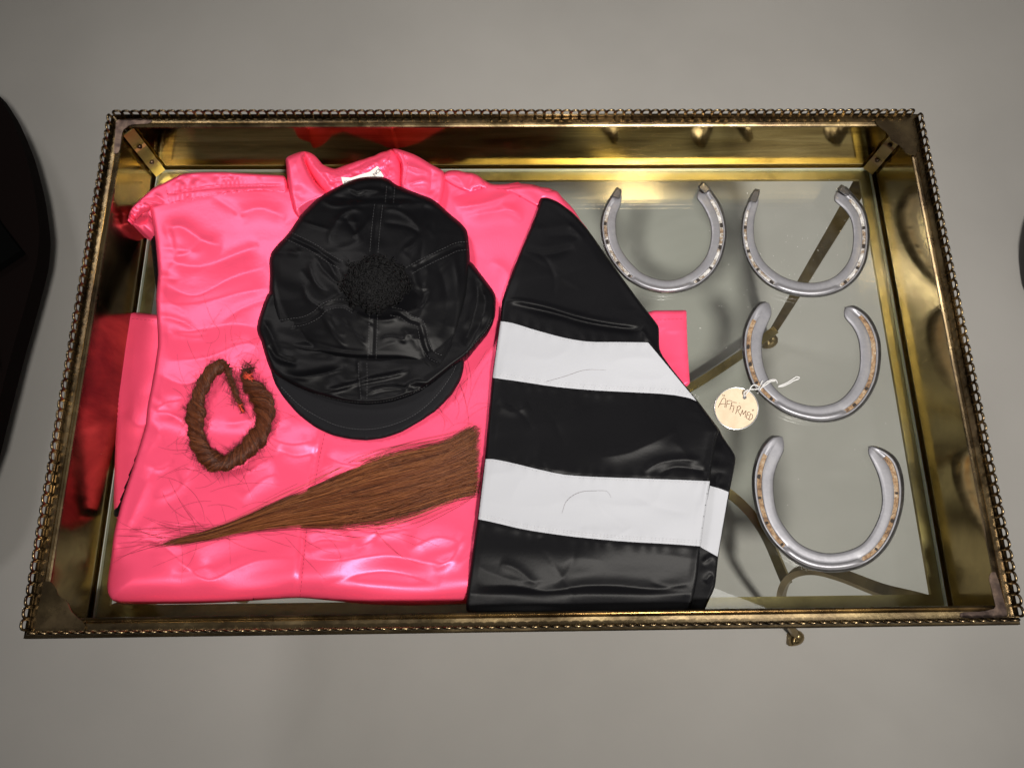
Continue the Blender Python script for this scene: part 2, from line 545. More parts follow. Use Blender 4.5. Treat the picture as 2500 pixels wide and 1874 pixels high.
class Cloth:
    """a height field over an outline drawn in the photograph's pixels, laid on its real height"""
    def __init__(s, outline, z0, T, w, base=GT, strokes=(), folds=(), namp=0.0, nlen=(150, 90), seed=1, round_=2, wfun=None, extra=None, namp2=0.0, nlen2=(40, 40), pw=1.0):
        s.out = chaikin(outline, round_) if round_ else np.asarray(outline, float)
        s.z0, s.T, s.w, s.base = z0, T, w, base
        s.strokes = [(smooth_path(p, 5), w_, a_) for p, w_, a_ in strokes]
        s.folds = [(smooth_path(p, 5), w_, a_) for p, w_, a_ in folds]
        s.namp, s.nlen, s.N = namp, nlen, VNoise(seed)
        s.N2 = VNoise(seed+50); s.N3 = VNoise(seed+90)
        s.namp2, s.nlen2 = namp2, nlen2
        s.wfun, s.extra, s.pw = wfun, extra, pw

    def z(s, U, V):
        U = np.atleast_1d(np.asarray(U, float)); V = np.atleast_1d(np.asarray(V, float))
        d, _, _ = seg_dist(U, V, s.out, True)
        d = np.where(inside(U, V, s.out), d, 0.0)
        w = s.wfun(U, V) if s.wfun else s.w
        q = 1-np.clip(d/w, 0, 1)
        e = np.sqrt(np.clip(1-q**2, 0, 1))**s.pw
        h = s.T*e
        k = np.clip(d/25, 0, 1)
        if s.namp:
            wx = s.N2(U/s.nlen[0]*0.7+9, V/s.nlen[0]*0.7)*1.4
            wy = s.N3(U/s.nlen[0]*0.7, V/s.nlen[0]*0.7+5)*1.4
            nn = s.N(U/s.nlen[0]+wx, V/s.nlen[1]+wy)
            h = h+s.namp*k*2*(nn + 0.4*s.N2(U/s.nlen[0]*2.1+wy, V/s.nlen[1]*2.1+wx))
        if s.namp2:
            # creases: ridged noise
            wx = s.N3(U/s.nlen2[0]*0.5, V/s.nlen2[0]*0.5)*2
            nn = 1-np.abs(s.N2(U/s.nlen2[0]+wx, V/s.nlen2[1]-wx))*4
            h = h+s.namp2*k*np.clip(nn, -1, 1)
        for p, w_, a_ in s.strokes:
            dd, sg, pr = seg_dist(U, V, p)
            taper = np.clip(np.minimum(pr, 1-pr)*5, 0, 1)**0.7
            h = h+a_*(0.5*np.exp(-(dd/w_)**2)+0.5*np.exp(-dd/(w_*0.62)))*np.maximum(taper, 0.0)*(k if a_ > 0 else 1)
        for p, w_, a_ in s.folds:
            dd, sg, pr = seg_dist(U, V, p)
            taper = np.clip(np.minimum(pr, 1-pr)*4, 0, 1)
            h = h+a_*np.tanh(sg*dd/w_)*np.exp(-(dd/(w_*9))**2)*taper
        if s.extra is not None:
            h = h+s.extra(U, V, d)
        return np.maximum(s.z0+h, s.base+0.0003)

    def pts(s, P, dz=0.0):
        P = np.asarray(P, float)
        return at(P[:, 0], P[:, 1], s.z(P[:, 0], P[:, 1])+dz)

    def build(s, name, material, parent, region=None, step=6, dz=0.0, skirt=True, label=None, tuck=0.0):
        out = resample(region if region is not None else s.out, step, True)
        lo, hi = out.min(0), out.max(0)
        xs = np.arange(lo[0], hi[0]+step, step); ys = np.arange(lo[1], hi[1]+step, step*0.87)
        X, Y = np.meshgrid(xs, ys); X = X+(np.arange(len(ys)) % 2)[:, None]*step/2
        X, Y = X.ravel(), Y.ravel()
        d, _, _ = seg_dist(X, Y, out, True)
        ok = inside(X, Y, out) & (d > step*0.5)
        P = np.vstack([out, np.stack([X[ok], Y[ok]], 1)])
        nb = len(out)
        res = delaunay_2d_cdt([Vector((float(a), float(b_))) for a, b_ in P], [], [list(range(nb))], 1, 1e-6)
        PV = np.array([(v.x, v.y) for v in res[0]])
        tris = [tuple(f) for f in res[2]]
        zz = s.z(PV[:, 0], PV[:, 1])+dz
        W = at(PV[:, 0], PV[:, 1], zz)
        fs = []
        for t in tris:
            a, b_, c = W[t[0]], W[t[1]], W[t[2]]
            nz = (b_[0]-a[0])*(c[1]-a[1])-(b_[1]-a[1])*(c[0]-a[0])
            fs.append(t if nz > 0 else t[::-1])
        verts = W
        if skirt:
            cnt = {}
            for t in fs:
                for i in range(3):
                    e_ = (t[i], t[(i+1) % 3])
                    cnt[e_] = cnt.get(e_, 0)+1
            bed = [e_ for e_ in cnt if (e_[1], e_[0]) not in cnt]
            ids = sorted({i for e_ in bed for i in e_})
            mp = {i: len(W)+k for k, i in enumerate(ids)}
            low = W[ids].copy(); low[:, 2] = np.minimum(s.base, low[:, 2]-0.0004)
            if tuck:
                # the cloth folds under: a thin visible edge, then the stack set back beneath it
                cc_ = W[:, :2].mean(0); dd_ = cc_-low[:, :2]
                dd_ = dd_/np.linalg.norm(dd_, axis=1)[:, None]
                r1_ = W[ids].copy(); r1_[:, 2] -= 0.005; r1_[:, :2] += dd_*0.001
                r2_ = r1_.copy(); r2_[:, 2] -= 0.003; r2_[:, :2] += dd_*tuck
                low[:, :2] = r2_[:, :2]
                n0 = len(W); ni = len(ids)
                rings = [r1_, r2_]
                W = np.vstack([W, r1_, r2_])
                for a, b_ in bed:
                    ia, ib = ids.index(a), ids.index(b_)
                    fs.append((b_, a, n0+ia, n0+ib)); fs.append((n0+ib, n0+ia, n0+ni+ia, n0+ni+ib))
                bed = [(n0+ni+ids.index(a), n0+ni+ids.index(b_)) for a, b_ in bed]
                mp = {n0+ni+k: n0+2*ni+k for k in range(ni)}
                PV = np.vstack([PV, PV[ids], PV[ids]])
            verts = np.vstack([W, low])
            for a, b_ in bed:
                fs.append((b_, a, mp[a], mp[b_]))
        ob = mesh(name, verts, fs, material, parent, True, label)
        uvs = PV if not skirt else np.vstack([PV, PV[ids]])
        me = ob.data
        lay = me.uv_layers.new(name='threads')
        vi = np.empty(len(me.loops), int); me.loops.foreach_get('vertex_index', vi)
        lay.data.foreach_set('uv', (uvs[vi]*np.array([1, -1])/1000.0+np.array([0, 2])).ravel())
        return ob


def stitches(owner, mt, cloth, path, dash=8, gap=6, r=0.00022, dz=0.0002, smooth=True):
    P = resample(smooth_path(path, 6) if smooth else path, 1.0)
    mb = MB()
    i = 0
    while i+dash < len(P):
        seg = P[i:i+dash+1:max(1, dash//2)]
        w = cloth.pts(seg, dz)
        tube(mb, w, r, 4)
        i += dash+gap
    if mb.v: mb.build('stitching', M[mt], owner, True)


def offset_path(P, d):
    P = resample(smooth_path(P, 6), 6.0)
    T = np.gradient(P, axis=0); T /= np.linalg.norm(T, axis=1)[:, None]
    return P+np.stack([-T[:, 1], T[:, 0]], 1)*d


def Z(pts, ox, oy, sc):
    """points read off an enlargement -> photograph pixels"""
    return [(ox+x/sc, oy+y/sc) for x, y in pts]


def D(pts):
    return [(x*1.1302, y*1.1302) for x, y in pts]


# ------------------------------------------------------------------ the floor
mb = MB()
mb.add([(-6, -6, FLOOR_Z), (6, -6, FLOOR_Z), (6, 6, FLOOR_Z), (-6, 6, FLOOR_Z)], [(0, 1, 2, 3)])
fl = mb.build('floor', M['floor'])
fl['kind'] = 'structure'

# ------------------------------------------------------------------ the brass tray table
table = empty('tray_table', (0, B/2, FLOOR_Z), 'low antique brass tray table with glass bottom, pierced gallery edge and curved legs', 'table')
OUT = 0.0091            # the rim reaches this far beyond the wall
t = 0.0016
# walls (thin brass sheets), butted end to end
M['brass_wall_left_dimmed'] = brass('brass_wall_left_dimmed', (0.09, 0.06, 0.03), (0.25, 0.18, 0.08), (0.44, 0.34, 0.15), 0.12, 0.28, (6, 2.2, 1.2), 6, 0.05)  # dim reflection put into the colour: darker brass than the right wall
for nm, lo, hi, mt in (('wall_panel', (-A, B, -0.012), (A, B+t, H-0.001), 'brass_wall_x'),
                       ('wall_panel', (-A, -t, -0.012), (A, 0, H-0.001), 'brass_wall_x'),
                       ('wall_panel', (-A-t, 0.0002, -0.012), (-A, B-0.0002, H-0.001), 'brass_wall_left_dimmed'),
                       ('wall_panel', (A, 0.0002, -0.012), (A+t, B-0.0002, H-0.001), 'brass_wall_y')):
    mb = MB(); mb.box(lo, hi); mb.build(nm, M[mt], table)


def frame_sweep(profile, name, material, parent, x0, x1, y0, y1, smooth=False):
    """mitred frame: profile = (outset, z) points swept round the rectangle"""
    n = len(profile)
    V = []
    for sx, sy, X, Y in ((-1, -1, x0, y0), (1, -1, x1, y0), (1, 1, x1, y1), (-1, 1, x0, y1)):
        for o_, z_ in profile:
            V.append((X+sx*o_, Y+sy*o_, z_))
    fs = []
    for k in range(4):
        k2 = (k+1) % 4
        for i in range(n):
            j = (i+1) % n
            fs.append((k*n+i, k2*n+i, k2*n+j, k*n+j))
    return mesh(name, V, fs, material, parent, smooth)


# rim: flat band, fine bead line inside, ledge and rolled moulding outside
prof = [(-0.0035, H-0.0030), (-0.0035, H-0.0008), (-0.0022, H+0.0002), (-0.0009, H-0.0008), (0.0003, H+0.0004), (0.0014, H-0.0006),
        (0.0016, H), (OUT+0.0005, H), (OUT+0.0030, H-0.0012), (OUT+0.0042, H-0.0030), (OUT+0.0034, H-0.0050),
        (OUT+0.0046, H-0.0062), (OUT+0.0046, H-0.0084), (OUT+0.0030, H-0.0096), (0.0016, H-0.0096), (0.0016, H-0.0030)]
frame_sweep(prof, 'rim', M['brass_rim'], table, -A, A, 0, B)
# ledge under the glass
frame_sweep([(-0.0150, -0.0045), (-0.0150, -0.0005), (-0.0003, -0.0005), (-0.0003, -0.0045)], 'ledge', M['brass_bright'], table, -A, A, 0, B)
M['glass_edge'] = mat('ground_glass_edge', (0.30, 0.32, 0.29), 0.25)
mb = MB(); mb.box((-A+0.0037, 0.0037, 0.0), (A-0.0037, B-0.0037, GT))
mb.build('glass_sheet', M['glass'], table)
frame_sweep([(-0.0036, 0.0002), (-0.0036, GT+0.0002), (-0.0027, GT+0.0002), (-0.0027, 0.0002)], 'glass_edge', M['glass_edge'], table, -A, A, 0, B)

# pierced gallery standing on the rim: base strip and a row of small arches on each side


def gallery(p0, p1, n, skip0=0.002):
    p0 = np.array(p0, float); p1 = np.array(p1, float)
    d = p1-p0; L = np.linalg.norm(d); d /= L
    nrm = np.array([d[1], -d[0], 0])
    mb = MB()
    hz = 0.0042
    # base strip
    q = [p0+nrm*0.0005, p1+nrm*0.0005, p1-nrm*0.0005, p0-nrm*0.0005]
    mb.prism([a for a in q], [a+np.array([0, 0, hz]) for a in q])
    pitch = L/n
    for k in range(n):
        c = p0+d*(k+0.5)*pitch
        pts = []
        hw = pitch*0.5-0.0006
        hh = 0.0102+0.0003*random.uniform(-1, 1)
        lean = 0.0001*random.uniform(-1, 1)
        for a in np.linspace(0, math.pi, 9):
            pts.append(c+d*(-math.cos(a)*hw)+np.array([0, 0, 0.0062+(hh-0.0062)*math.sin(a)**0.7])+nrm*(0.0003*math.cos(a)+lean*math.sin(a)+0.0003*(1+math.sin(a))))
        pts = [c-d*hw+np.array([0, 0, 0.0006])+nrm*0.0003]+pts+[c+d*hw+np.array([0, 0, 0.0006])-nrm*0.0003]
        tube(mb, pts, 0.00125, 6)
    mb.build('gallery_rail', M['gallery'], table, smooth=True)


g0 = OUT-0.0006
gz = H+0.0001
gallery((-A-g0+0.004, -g0, gz), (A+g0-0.002, -g0, gz), 92)
gallery((A+g0, -g0+0.002, gz), (A+g0, B+g0-0.002, gz), 53)
gallery((A+g0-0.005, B+g0, gz), (-A-g0+0.002, B+g0, gz), 90)
gallery((-A-g0, B+g0-0.002, gz), (-A-g0, -g0+0.002, gz), 53)

# ornamental corner plates (two survive) and bare soldered corners
zc = H+0.0016


def plate(pix, z, th, name, mt, label=None):
    P = chaikin(pix, 1)
    top = at(P[:, 0], P[:, 1], np.full(len(P), z))
    low = top.copy(); low[:, 2] -= th
    c = top.mean(0)
    if sum(top[i-1][0]*top[i][1]-top[i][0]*top[i-1][1] for i in range(len(top))) < 0:
        top, low = top[::-1], low[::-1]
    mb = MB(); mb.prism(low, top)
    return mb.build(name, M[mt], table, label=label)


plate(Z([(465,340),(490,385),(520,430),(580,470),(640,520),(680,590),(720,640),(800,680),(860,740),(900,800),(960,822),(1030,830),(1042,720),(1025,500),(1012,340)], 2050, 230, 5.527), zc, 0.0009, 'corner_plate', 'brass_rim', 'brown scalloped plate at the back right corner')
plate(Z([(190,640),(240,635),(275,680),(300,740),(360,780),(390,850),(430,890),(470,920),(490,950),(485,985),(110,990),(140,880),(170,760)], 40, 1200, 2.911), zc, 0.0009, 'corner_plate', 'brass_rim', 'olive scalloped plate at the front left corner')
plate([(2345,1494),(2400,1492),(2432,1484),(2424,1450),(2414,1410),(2420,1396),(2432,1396),(2462,1503),(2440,1507),(2345,1508)], zc-0.0008, 0.0006, 'solder_patch', 'brass_dark')
plate([(283,291),(330,289),(372,291),(366,302),(318,304),(299,318),(291,372),(277,376),(281,330)], zc-0.0008, 0.0006, 'solder_patch', 'brass_dark')

# corner posts: brass straps across the back corners, with rivets


def post(sx, mt):
    x = sx*(A-0.007); y = B-0.007
    mb = MB()
    dirw = np.array([1, -1*-sx*-1, 0.0]) if False else np.array([1.0, -sx, 0.0])
    dirw = np.array([1.0, -sx, 0.0])/math.sqrt(2)
    inw = np.array([-sx, -1.0, 0.0])/math.sqrt(2)
    path = []
    for z_ in np.linspace(GT+0.0002, H-0.004, 24):
        b_ = 0
        for zr in (0.028, 0.058):
            b_ -= 0.0022*math.exp(-((z_-zr)/0.0035)**2)
        path.append(np.array([x, y, z_])+inw*b_)
    strap(mb, path, 0.0135, 0.0015, dirw)
    p = mb.build('corner_post', M[mt], table)
    for zr in (0.028, 0.058):
        m2 = MB()
        c = np.array([x, y, zr])+inw*0.0003
        ring = [c+dirw*0.003*math.cos(a)+np.array([0, 0, 0.003])*math.sin(a) for a in np.linspace(0, 2*math.pi, 13)[:-1]]
        ring2 = [c+inw*0.0022+(q-c)*0.55 for q in ring]
        m2.prism(ring, ring2)
        o = mesh('rivet', np.vstack(m2.v)-0, m2.f, M['brass_dark'], None, True)
        o.data.transform(Matrix.Translation(-Vector(table.location)))
        o.parent = p
    return p


post(1, 'brass_leg')
M['brass_post_lit'] = brass('brass_post_lit', (0.5, 0.38, 0.13), (0.72, 0.57, 0.22), (0.85, 0.70, 0.32), 0.36, 0.5)  # lamp light painted in: brighter brass for the back left post alone
post(-1, 'brass_post_lit')

# legs
def pix3(L_):
    return np.array([at(u, v, z_) for u, v, z_ in L_])


fr_leg = pix3([(2300,1483,-.010),(2235,1463,-.030),(2150,1440,-.055),(2050,1402,-.088),(1980,1388,-.120),(1930,1405,-.170),(1908,1450,-.230),(1915,1500,-.290),(1942,1550,-.345)])
br_leg = pix3([(2116,425,-.010),(2090,470,-.030),(2040,555,-.090),(1980,655,-.170),(1930,740,-.250),(1893,800,-.320),(1880,822,-.345)])
for base_leg, back in ((fr_leg, False), (br_leg, True)):
    for sx in (1, -1):
        P = smooth_path(base_leg, 6)
        if sx < 0: P = P*np.array([-1, 1, 1]); P[:, 1] += (0 if back else 0.07)*np.clip(-P[:, 2]/0.345, 0, 1)**1.5
        w = np.interp(np.linspace(0, 1, len(P)), [0, 0.25, 0.8, 1], [0.021, 0.017, 0.012, 0.010]) * (1.0 if back else 0.8)
        mb = MB(); strap(mb, P, w, 0.008, (sx*0.75, -0.66 if back else 0.66, 0.0))
        lg = mb.build('leg', M['brass_leg'], table)
        mb = MB()
        e_ = P[-1]
        mb2 = [e_+np.array([sx*0.006*math.sin(a)*1.2, -0.003+0.003*math.cos(a), (-0.004-0.009*(1-math.cos(a))/1.0*0.5)]) for a in np.linspace(0, math.pi*1.2, 10)]
        tube(mb, mb2, np.linspace(0.0075, 0.010, 10), 12)
        mb2 = MB()
        ft = mesh('foot', np.vstack(mb.v), mb.f, M['brass_leg'], table)
        ft.parent = lg
# curved cross stretchers low between the legs
for path in ([(1893,805,-.318),(1800,872,-.318),(1690,943,-.318),(1560,1010,-.318),(1300,1065,-.318),(1000,1020,-.318),(760,900,-.318),(680,820,-.318)],
             [(1922,1425,-.205),(1860,1290,-.26),(1785,1208,-.29),(1680,1150,-.302),(1520,1105,-.302),(1250,1090,-.302),(900,1120,-.302),(700,1200,-.29),(580,1290,-.26)]):
    mb = MB(); strap(mb, smooth_path(pix3(path), 8), 0.013, 0.005, (0, 0.3, 1.0) if False else (0.4, 1, 0.0))
    mb.build('stretcher', M['brass_bright'], table)

# ------------------------------------------------------------------ dark chairs at the edges of the picture
def chair_at(outline, label, z, mirror=False):
    P = chaikin(outline, 2)
    top = at(P[:, 0], P[:, 1], np.full(len(P), z-0.03)); top[:, 2] = z
    c = top.mean(0)
    root = empty('chair', (c[0], c[1], FLOOR_Z), label, 'chair', 'dark chairs beside the table')
    if sum(top[i-1][0]*top[i][1]-top[i][0]*top[i-1][1] for i in range(len(top))) < 0: top = top[::-1]
    low = top.copy(); low[:, 2] -= 0.03
    mb = MB(); mb.prism(low, top); mb.build('seat', M['chair'], root)
    for k in range(4):
        q = top[int(len(top)*(k+0.5)/4)]*0.45+c*0.55+np.array([0.12*math.copysign(1, c[0]), 0, 0])
        mb = MB(); tube(mb, [(q[0], q[1], z-0.03), (q[0]*1.01, q[1], FLOOR_Z+0.0005)], [0.017, 0.012], 10); mb.build('leg', M['chair_black'], root, True)
    return root, c, top


cz = -0.25
r1, c1, top1 = chair_at([(0,228),(48,300),(86,390),(112,490),(125,590),(119,660),(94,755),(54,895),(-30,1235),(-300,1400),(-560,1250),(-640,900),(-560,500),(-300,260)],
                  'dark brown chair with rounded seat at the left edge of the picture', cz)
# its slanting black back rail, lying across the seat
mb = MB()
strap(mb, smooth_path(pix3([(-330,430,cz+.012),(-100,480,cz+.012),(-40,560,cz+.012),(20,640,cz+.012)]), 6), 0.05, 0.012, (0.3, 1, 0))
strap(mb, smooth_path(pix3([(-240,620,cz+.010),(-70,780,cz+.010),(-40,900,cz+.010)]), 6), 0.04, 0.010, (1, 0.3, 0))
mb.build('seat_strap', M['chair_black'], r1)
r2, c2, top2 = chair_at([(2580,470),(2522,550),(2509,620),(2518,700),(2560,770),(2700,900),(2950,800),(3000,600),(2900,400),(2650,380)],
                  'dark chair of which only a sliver shows at the right edge of the picture', -0.31)

# ------------------------------------------------------------------ the pink jockey jacket
jk = at(760, 900, GT)
jacket = empty('jockey_jacket', (jk[0], jk[1], GT), 'folded pink satin jockey jacket with a black sleeve banded in white', 'jacket')

# tail ends showing left and right beneath the folded body
lf = Cloth([(289,762),(300,759),(388,768),(420,770),(420,1000),(380,1250),(330,1300),(281,1264),(277,1225),(281,1090),(284,950),(287,850)], GT, 0.0070, 7,
           namp=0.0012, nlen=(90, 160), seed=5, strokes=[([(330,800),(322,960),(335,1100)], 26, 0.002), ([(300,1010),(340,1040),(370,1030)], 22, 0.0018)])
lf_o = lf.build('tail_flap', M['pink'], jacket, step=7)
rf = Cloth([(1560,758),(1670,757),(1676,757),(1676,763),(1678,840),(1684,930),(1684,938),(1650,960),(1560,900)], GT, 0.0055, 5, namp=0.0009, nlen=(90, 60), seed=8,
           strokes=[([(1600,800),(1650,806),(1676,800)], 12, 0.001), ([(1620,885),(1660,880),(1680,890)], 12, 0.001)])
rf_o = rf.build('tail_flap', M['pink'], jacket, step=6)

# the other sleeve, a black edge under the body on the left
DZ = 0.034
ub = Cloth([(364,492),(390,500),(410,560),(414,640),(414,760),(400,980),(370,1080),(338,1150),(312,1230),(293,1266),(277,1259),(277,1248),(292,1216),(312,1157),(340,1085),(378,985),(400,850),(388,740),(379,690),(371,620),(365,560)], GT, 0.0125, 5)
ub.build('lower_sleeve', M['black'], jacket, step=7)

body_out = D([(323,446),(330,440),(420,412),(520,404),(620,404),(700,412),(900,400),(955,384),(975,378),(1020,378),(1040,386),(1062,398),(1085,398),(1120,396),(1150,398),(1168,404),(1188,406),(1208,420),(1240,452),(1268,500),(1300,560),(1330,700),(1330,1180),(1300,1296),
              (1200,1302),(1002,1303),(900,1307),(800,1305),(720,1297),(648,1290),(580,1294),(500,1300),(430,1303),(340,1304),(262,1303),(243,1297),(234,1283),(231,1268),(234,1240),(240,1205),(246,1150),(262,1085),(285,1015),(305,950),(314,920),(318,880),(330,820),(342,745),(339,690),(337,640),(342,590),(336,520),(328,470)])


def body_w(U, V):
    return np.full(U.shape, 8.0)


def body_extra(U, V, d):
    # the bottom fold swells between its tucks
    k = np.exp(-((V-1400)/60)**2)
    h = 0.0035*k*(np.sin((U-300)/235*2*np.pi*0.55+0.8)+0.3*np.sin(U/61.0))
    h += 0.004*np.exp(-((V-520)/300)**2)*0
    bot = np.clip((V-1330)/60, 0, 1)
    h -= 0.020*bot*(1-np.sqrt(np.clip(1-(1-np.clip(d/66, 0, 1))**2, 0, 1)))
    # overlap of the front: left side lies a step higher than the right of the seam
    return h


seam = D([(696,925),(688,960),(678,1010),(668,1070),(656,1130),(650,1190),(645,1240),(640,1291)])
body = Cloth(body_out, GT+0.0145+DZ, 0.0080, 26, wfun=body_w, extra=body_extra, namp=0.0012, nlen=(230, 150), seed=27, namp2=0.0004, nlen2=(170, 120),
    strokes=[
        (D([(352,500),(390,490),(440,520),(480,532)]), 22, 0.0026),
        (D([(345,560),(430,575),(520,545),(560,530)]), 20, -0.0018), (D([(360,780),(450,770),(520,742),(560,745)]), 16, -0.0016),
        (D([(400,860),(340,880),(318,930)]), 14, 0.0018), (D([(330,1010),(300,1080),(270,1150)]), 20, 0.0020),
        (D([(420,1010),(380,1060),(330,1080)]), 16, 0.0016), (D([(720,1120),(800,1150),(900,1140)]), 18, 0.0018), (D([(500,470),(560,450),(620,470)]), 22, 0.0020),
        (D([(1060,560),(1100,600),(1085,680)]), 16, 0.0012), (D([(940,1230),(980,1200),(1005,1150)]), 14, 0.0018),
        (D([(350,610),(420,640),(500,600),(580,575)]), 30, 0.0030),
        (D([(340,655),(420,655),(520,632),(585,622)]), 20, -0.0016),
        (D([(345,720),(420,715),(500,700),(570,710)]), 34, 0.0026),
        (D([(330,800),(400,830),(470,800),(540,810)]), 26, 0.0022),
        (D([(320,880),(380,900),(420,940)]), 24, -0.002),
        (D([(560,930),(620,960),(680,950)]), 24, 0.0024),
        (D([(600,970),(640,985),(690,975)]), 16, -0.0018),
        (D([(700,985),(740,1000),(800,1005),(870,1000)]), 22, 0.0030),
        (D([(690,1030),(760,1040),(830,1020)]), 18, -0.0020),
        (D([(600,1020),(560,1040),(520,1080)]), 24, 0.0022),
        (D([(250,1215),(290,1180),(325,1168),(360,1185),(400,1222),(450,1252),(500,1232),(560,1210),(640,1205)]), 26, 0.0032),
        (D([(650,1205),(720,1210),(790,1202),(850,1200),(930,1215),(1000,1210)]), 26, 0.0030),
        (D([(700,1265),(780,1240),(850,1235),(950,1262)]), 22, -0.0022),
        (D([(660,1180),(700,1165),(760,1172)]), 18, 0.0020),
        (D([(880,1190),(940,1160),(1000,1170)]), 24, 0.0022),
        (D([(985,448),(1040,440),(1090,425),(1120,408)]), 14, 0.0030),
        (D([(975,425),(1010,415),(1050,400)]), 10, -0.0024),
        (D([(1000,470),(1080,455),(1130,460)]), 22, 0.0024),
        (D([(1080,440),(1110,455),(1130,475)]), 12, 0.0016),
        (seam, 6, -0.0022)]+creases(30, (380, 480, 1150, 1400), 5, 0.0009, (6, 15), (70, 220))+creases(14, (330, 500, 420, 1350), 6, 0.0010, (6, 12), (40, 110), 0.8),
    folds=[(seam, 8, 0.0012), (D([(300,950),(330,905),(420,915),(520,925),(690,930)]), 16, 0.0012)])
body_o = body.build('body', M['pink'], jacket, step=5, tuck=0.060)

# shoulder: the yoke along the top right
sh_out = Z([(880,625),(900,602),(940,588),(975,585),(1020,590),(1060,602),(1110,606),(1150,622),(1185,645),(1215,680),(1240,716),(1350,722),(1420,708),(1500,698),(1560,697),(1620,708),(1690,738),(1748,740),(1775,752),(1810,800),(1860,860),(1930,950),(2008,1042),(2040,1120),(1900,1000),(1760,850),(1660,800),(1640,870),(1620,880),(1500,812),(1400,760),(1300,735),(1180,722),(1120,742),(1050,748),(980,720),(880,660)], 800, 230, 3.158)
sh = Cloth(sh_out, 0.020+DZ, 0.0110, 9, base=0.030, namp=0.0012, nlen=(40, 60), seed=31,
    strokes=[(Z([(960,600),(1010,650),(1060,730)], 800, 230, 3.158), 8, 0.0018), (Z([(1130,610),(1100,680),(1090,730)], 800, 230, 3.158), 7, -0.002),
             (Z([(1200,735),(1350,728),(1480,716),(1600,722),(1700,745)], 800, 230, 3.158), 7, 0.0022)])
sh_o = sh.build('shoulder_yoke', M['pink'], jacket, step=4, tuck=0.02)

# waistband: gathered elastic strip across the top left with its end curled over
wb_out = Z([(352,985),(360,930),(375,888),(400,855),(440,820),(500,765),(560,715),(620,690),(700,650),(760,620),(820,608),(900,602),(1000,600),(1100,600),(1200,606),(1300,612),(1400,618),(1500,622),(1566,628),(1582,700),(1582,768),(1500,765),(1380,748),(1300,756),(1200,768),(1100,780),(1000,798),(900,820),(800,842),(680,858),(560,858),(480,850),(430,862),(400,890),(372,940)], 200, 230, 3.158)


def pleats(U, V, d):
    k = np.clip((U-400)/30, 0, 1)*np.clip((655-U)/25, 0, 1)
    midv = 448-(U-400)*0.075
    ph = U/5.2+0.8*np.sin(U/31)
    lower = V > midv
    amp = np.where(lower, 0.0006, 0.0008)*(0.7+0.5*np.sin(U/17))
    return amp*k*np.sin(ph*np.where(lower, 1.4, 0.8))*np.clip(d/9, 0, 1)*np.clip(np.abs(V-midv)/7, 0, 1)


wbt = Z([(660,770),(800,748),(1000,722),(1200,710),(1400,706),(1560,702)], 200, 230, 3.158)
wb = Cloth(wb_out, 0.0215+DZ, 0.0060, 4, base=0.012+DZ, extra=pleats, seed=33, namp=0.0008, nlen=(60, 40), strokes=[(wbt, 3.5, -0.0012),
        (Z([(555,770),(600,800),(640,850)], 200, 230, 3.158), 6, 0.0015), (Z([(430,830),(520,825),(640,845)], 200, 230, 3.158), 6, -0.0014)])
wb_o = wb.build('waistband', M['pink'], jacket, step=3)
curl_out = Z([(350,985),(352,940),(372,895),(400,868),(440,852),(500,850),(560,856),(556,880),(530,900),(526,1000),(490,1035),(440,1038),(400,1018),(365,1000)], 200, 230, 3.158)
curl = Cloth(curl_out, GT+DZ*0.6, 0.0150, 6, seed=34, strokes=[(Z([(380,960),(420,930),(520,935)], 200, 230, 3.158), 10, -0.0035), (Z([(440,990),(500,1000)], 200, 230, 3.158), 7, 0.002)])
curl_o = curl.build('waistband_end', M['pink'], jacket, step=3.5)

# collar: inner lining first, then the two leaves standing over it
cz5 = lambda p: Z(p, 680, 340, 5.53)
lin_out = cz5([(330,175),(378,163),(430,182),(480,212),(520,250),(560,300),(600,345),(680,380),(760,402),(820,380),(900,350),(1000,318),(1080,288),(1160,268),(1230,240),(1300,222),(1350,190),(1400,170),(1460,158),(1530,125),(1600,200),(1650,320),(1660,480),(1650,700),(1300,800),(700,800),(560,640),(420,440),(350,280)])
lin = Cloth(lin_out, 0.023+DZ, 0.010, 22, base=0.024, seed=41, namp=0.0016, nlen=(26, 18), namp2=0.0010, nlen2=(12, 9),
            strokes=[(cz5([(800,440),(1000,400),(1150,330),(1300,270),(1450,210)]), 4, -0.0016), (cz5([(1150,430),(1300,320),(1450,230)]), 5, 0.0016)],
            wfun=None)
lin_o = lin.build('collar_lining', M['pink'], jacket, step=3)
cl_out = cz5([(95,285),(100,262),(130,232),(190,205),(250,182),(300,168),(345,163),(378,166),(345,185),(335,215),(350,280),(390,370),(430,460),(500,580),(580,670),(660,720),(620,800),(400,880),(300,950),(240,1030),(200,960),(150,760),(118,560),(108,420)])
cl = Cloth(cl_out, 0.028+DZ, 0.015, 10, base=0.030, seed=42, namp=0.0014, nlen=(36, 50),
           strokes=[(cz5([(322,215),(340,290),(380,400),(470,540),(560,650)]), 3.2, -0.0012), (cz5([(150,300),(180,500),(230,700)]), 14, 0.0015)])
cl_o = cl.build('collar', M['pink'], jacket, step=3)
cr_out = cz5([(1530,125),(1580,128),(1640,140),(1720,165),(1820,200),(1900,240),(1980,290),(2060,340),(2140,380),(2230,430),(2250,560),(2230,700),(2180,900),(2100,880),(1900,800),(1760,740),(1640,660),(1640,560),(1655,420),(1645,320),(1600,230)])
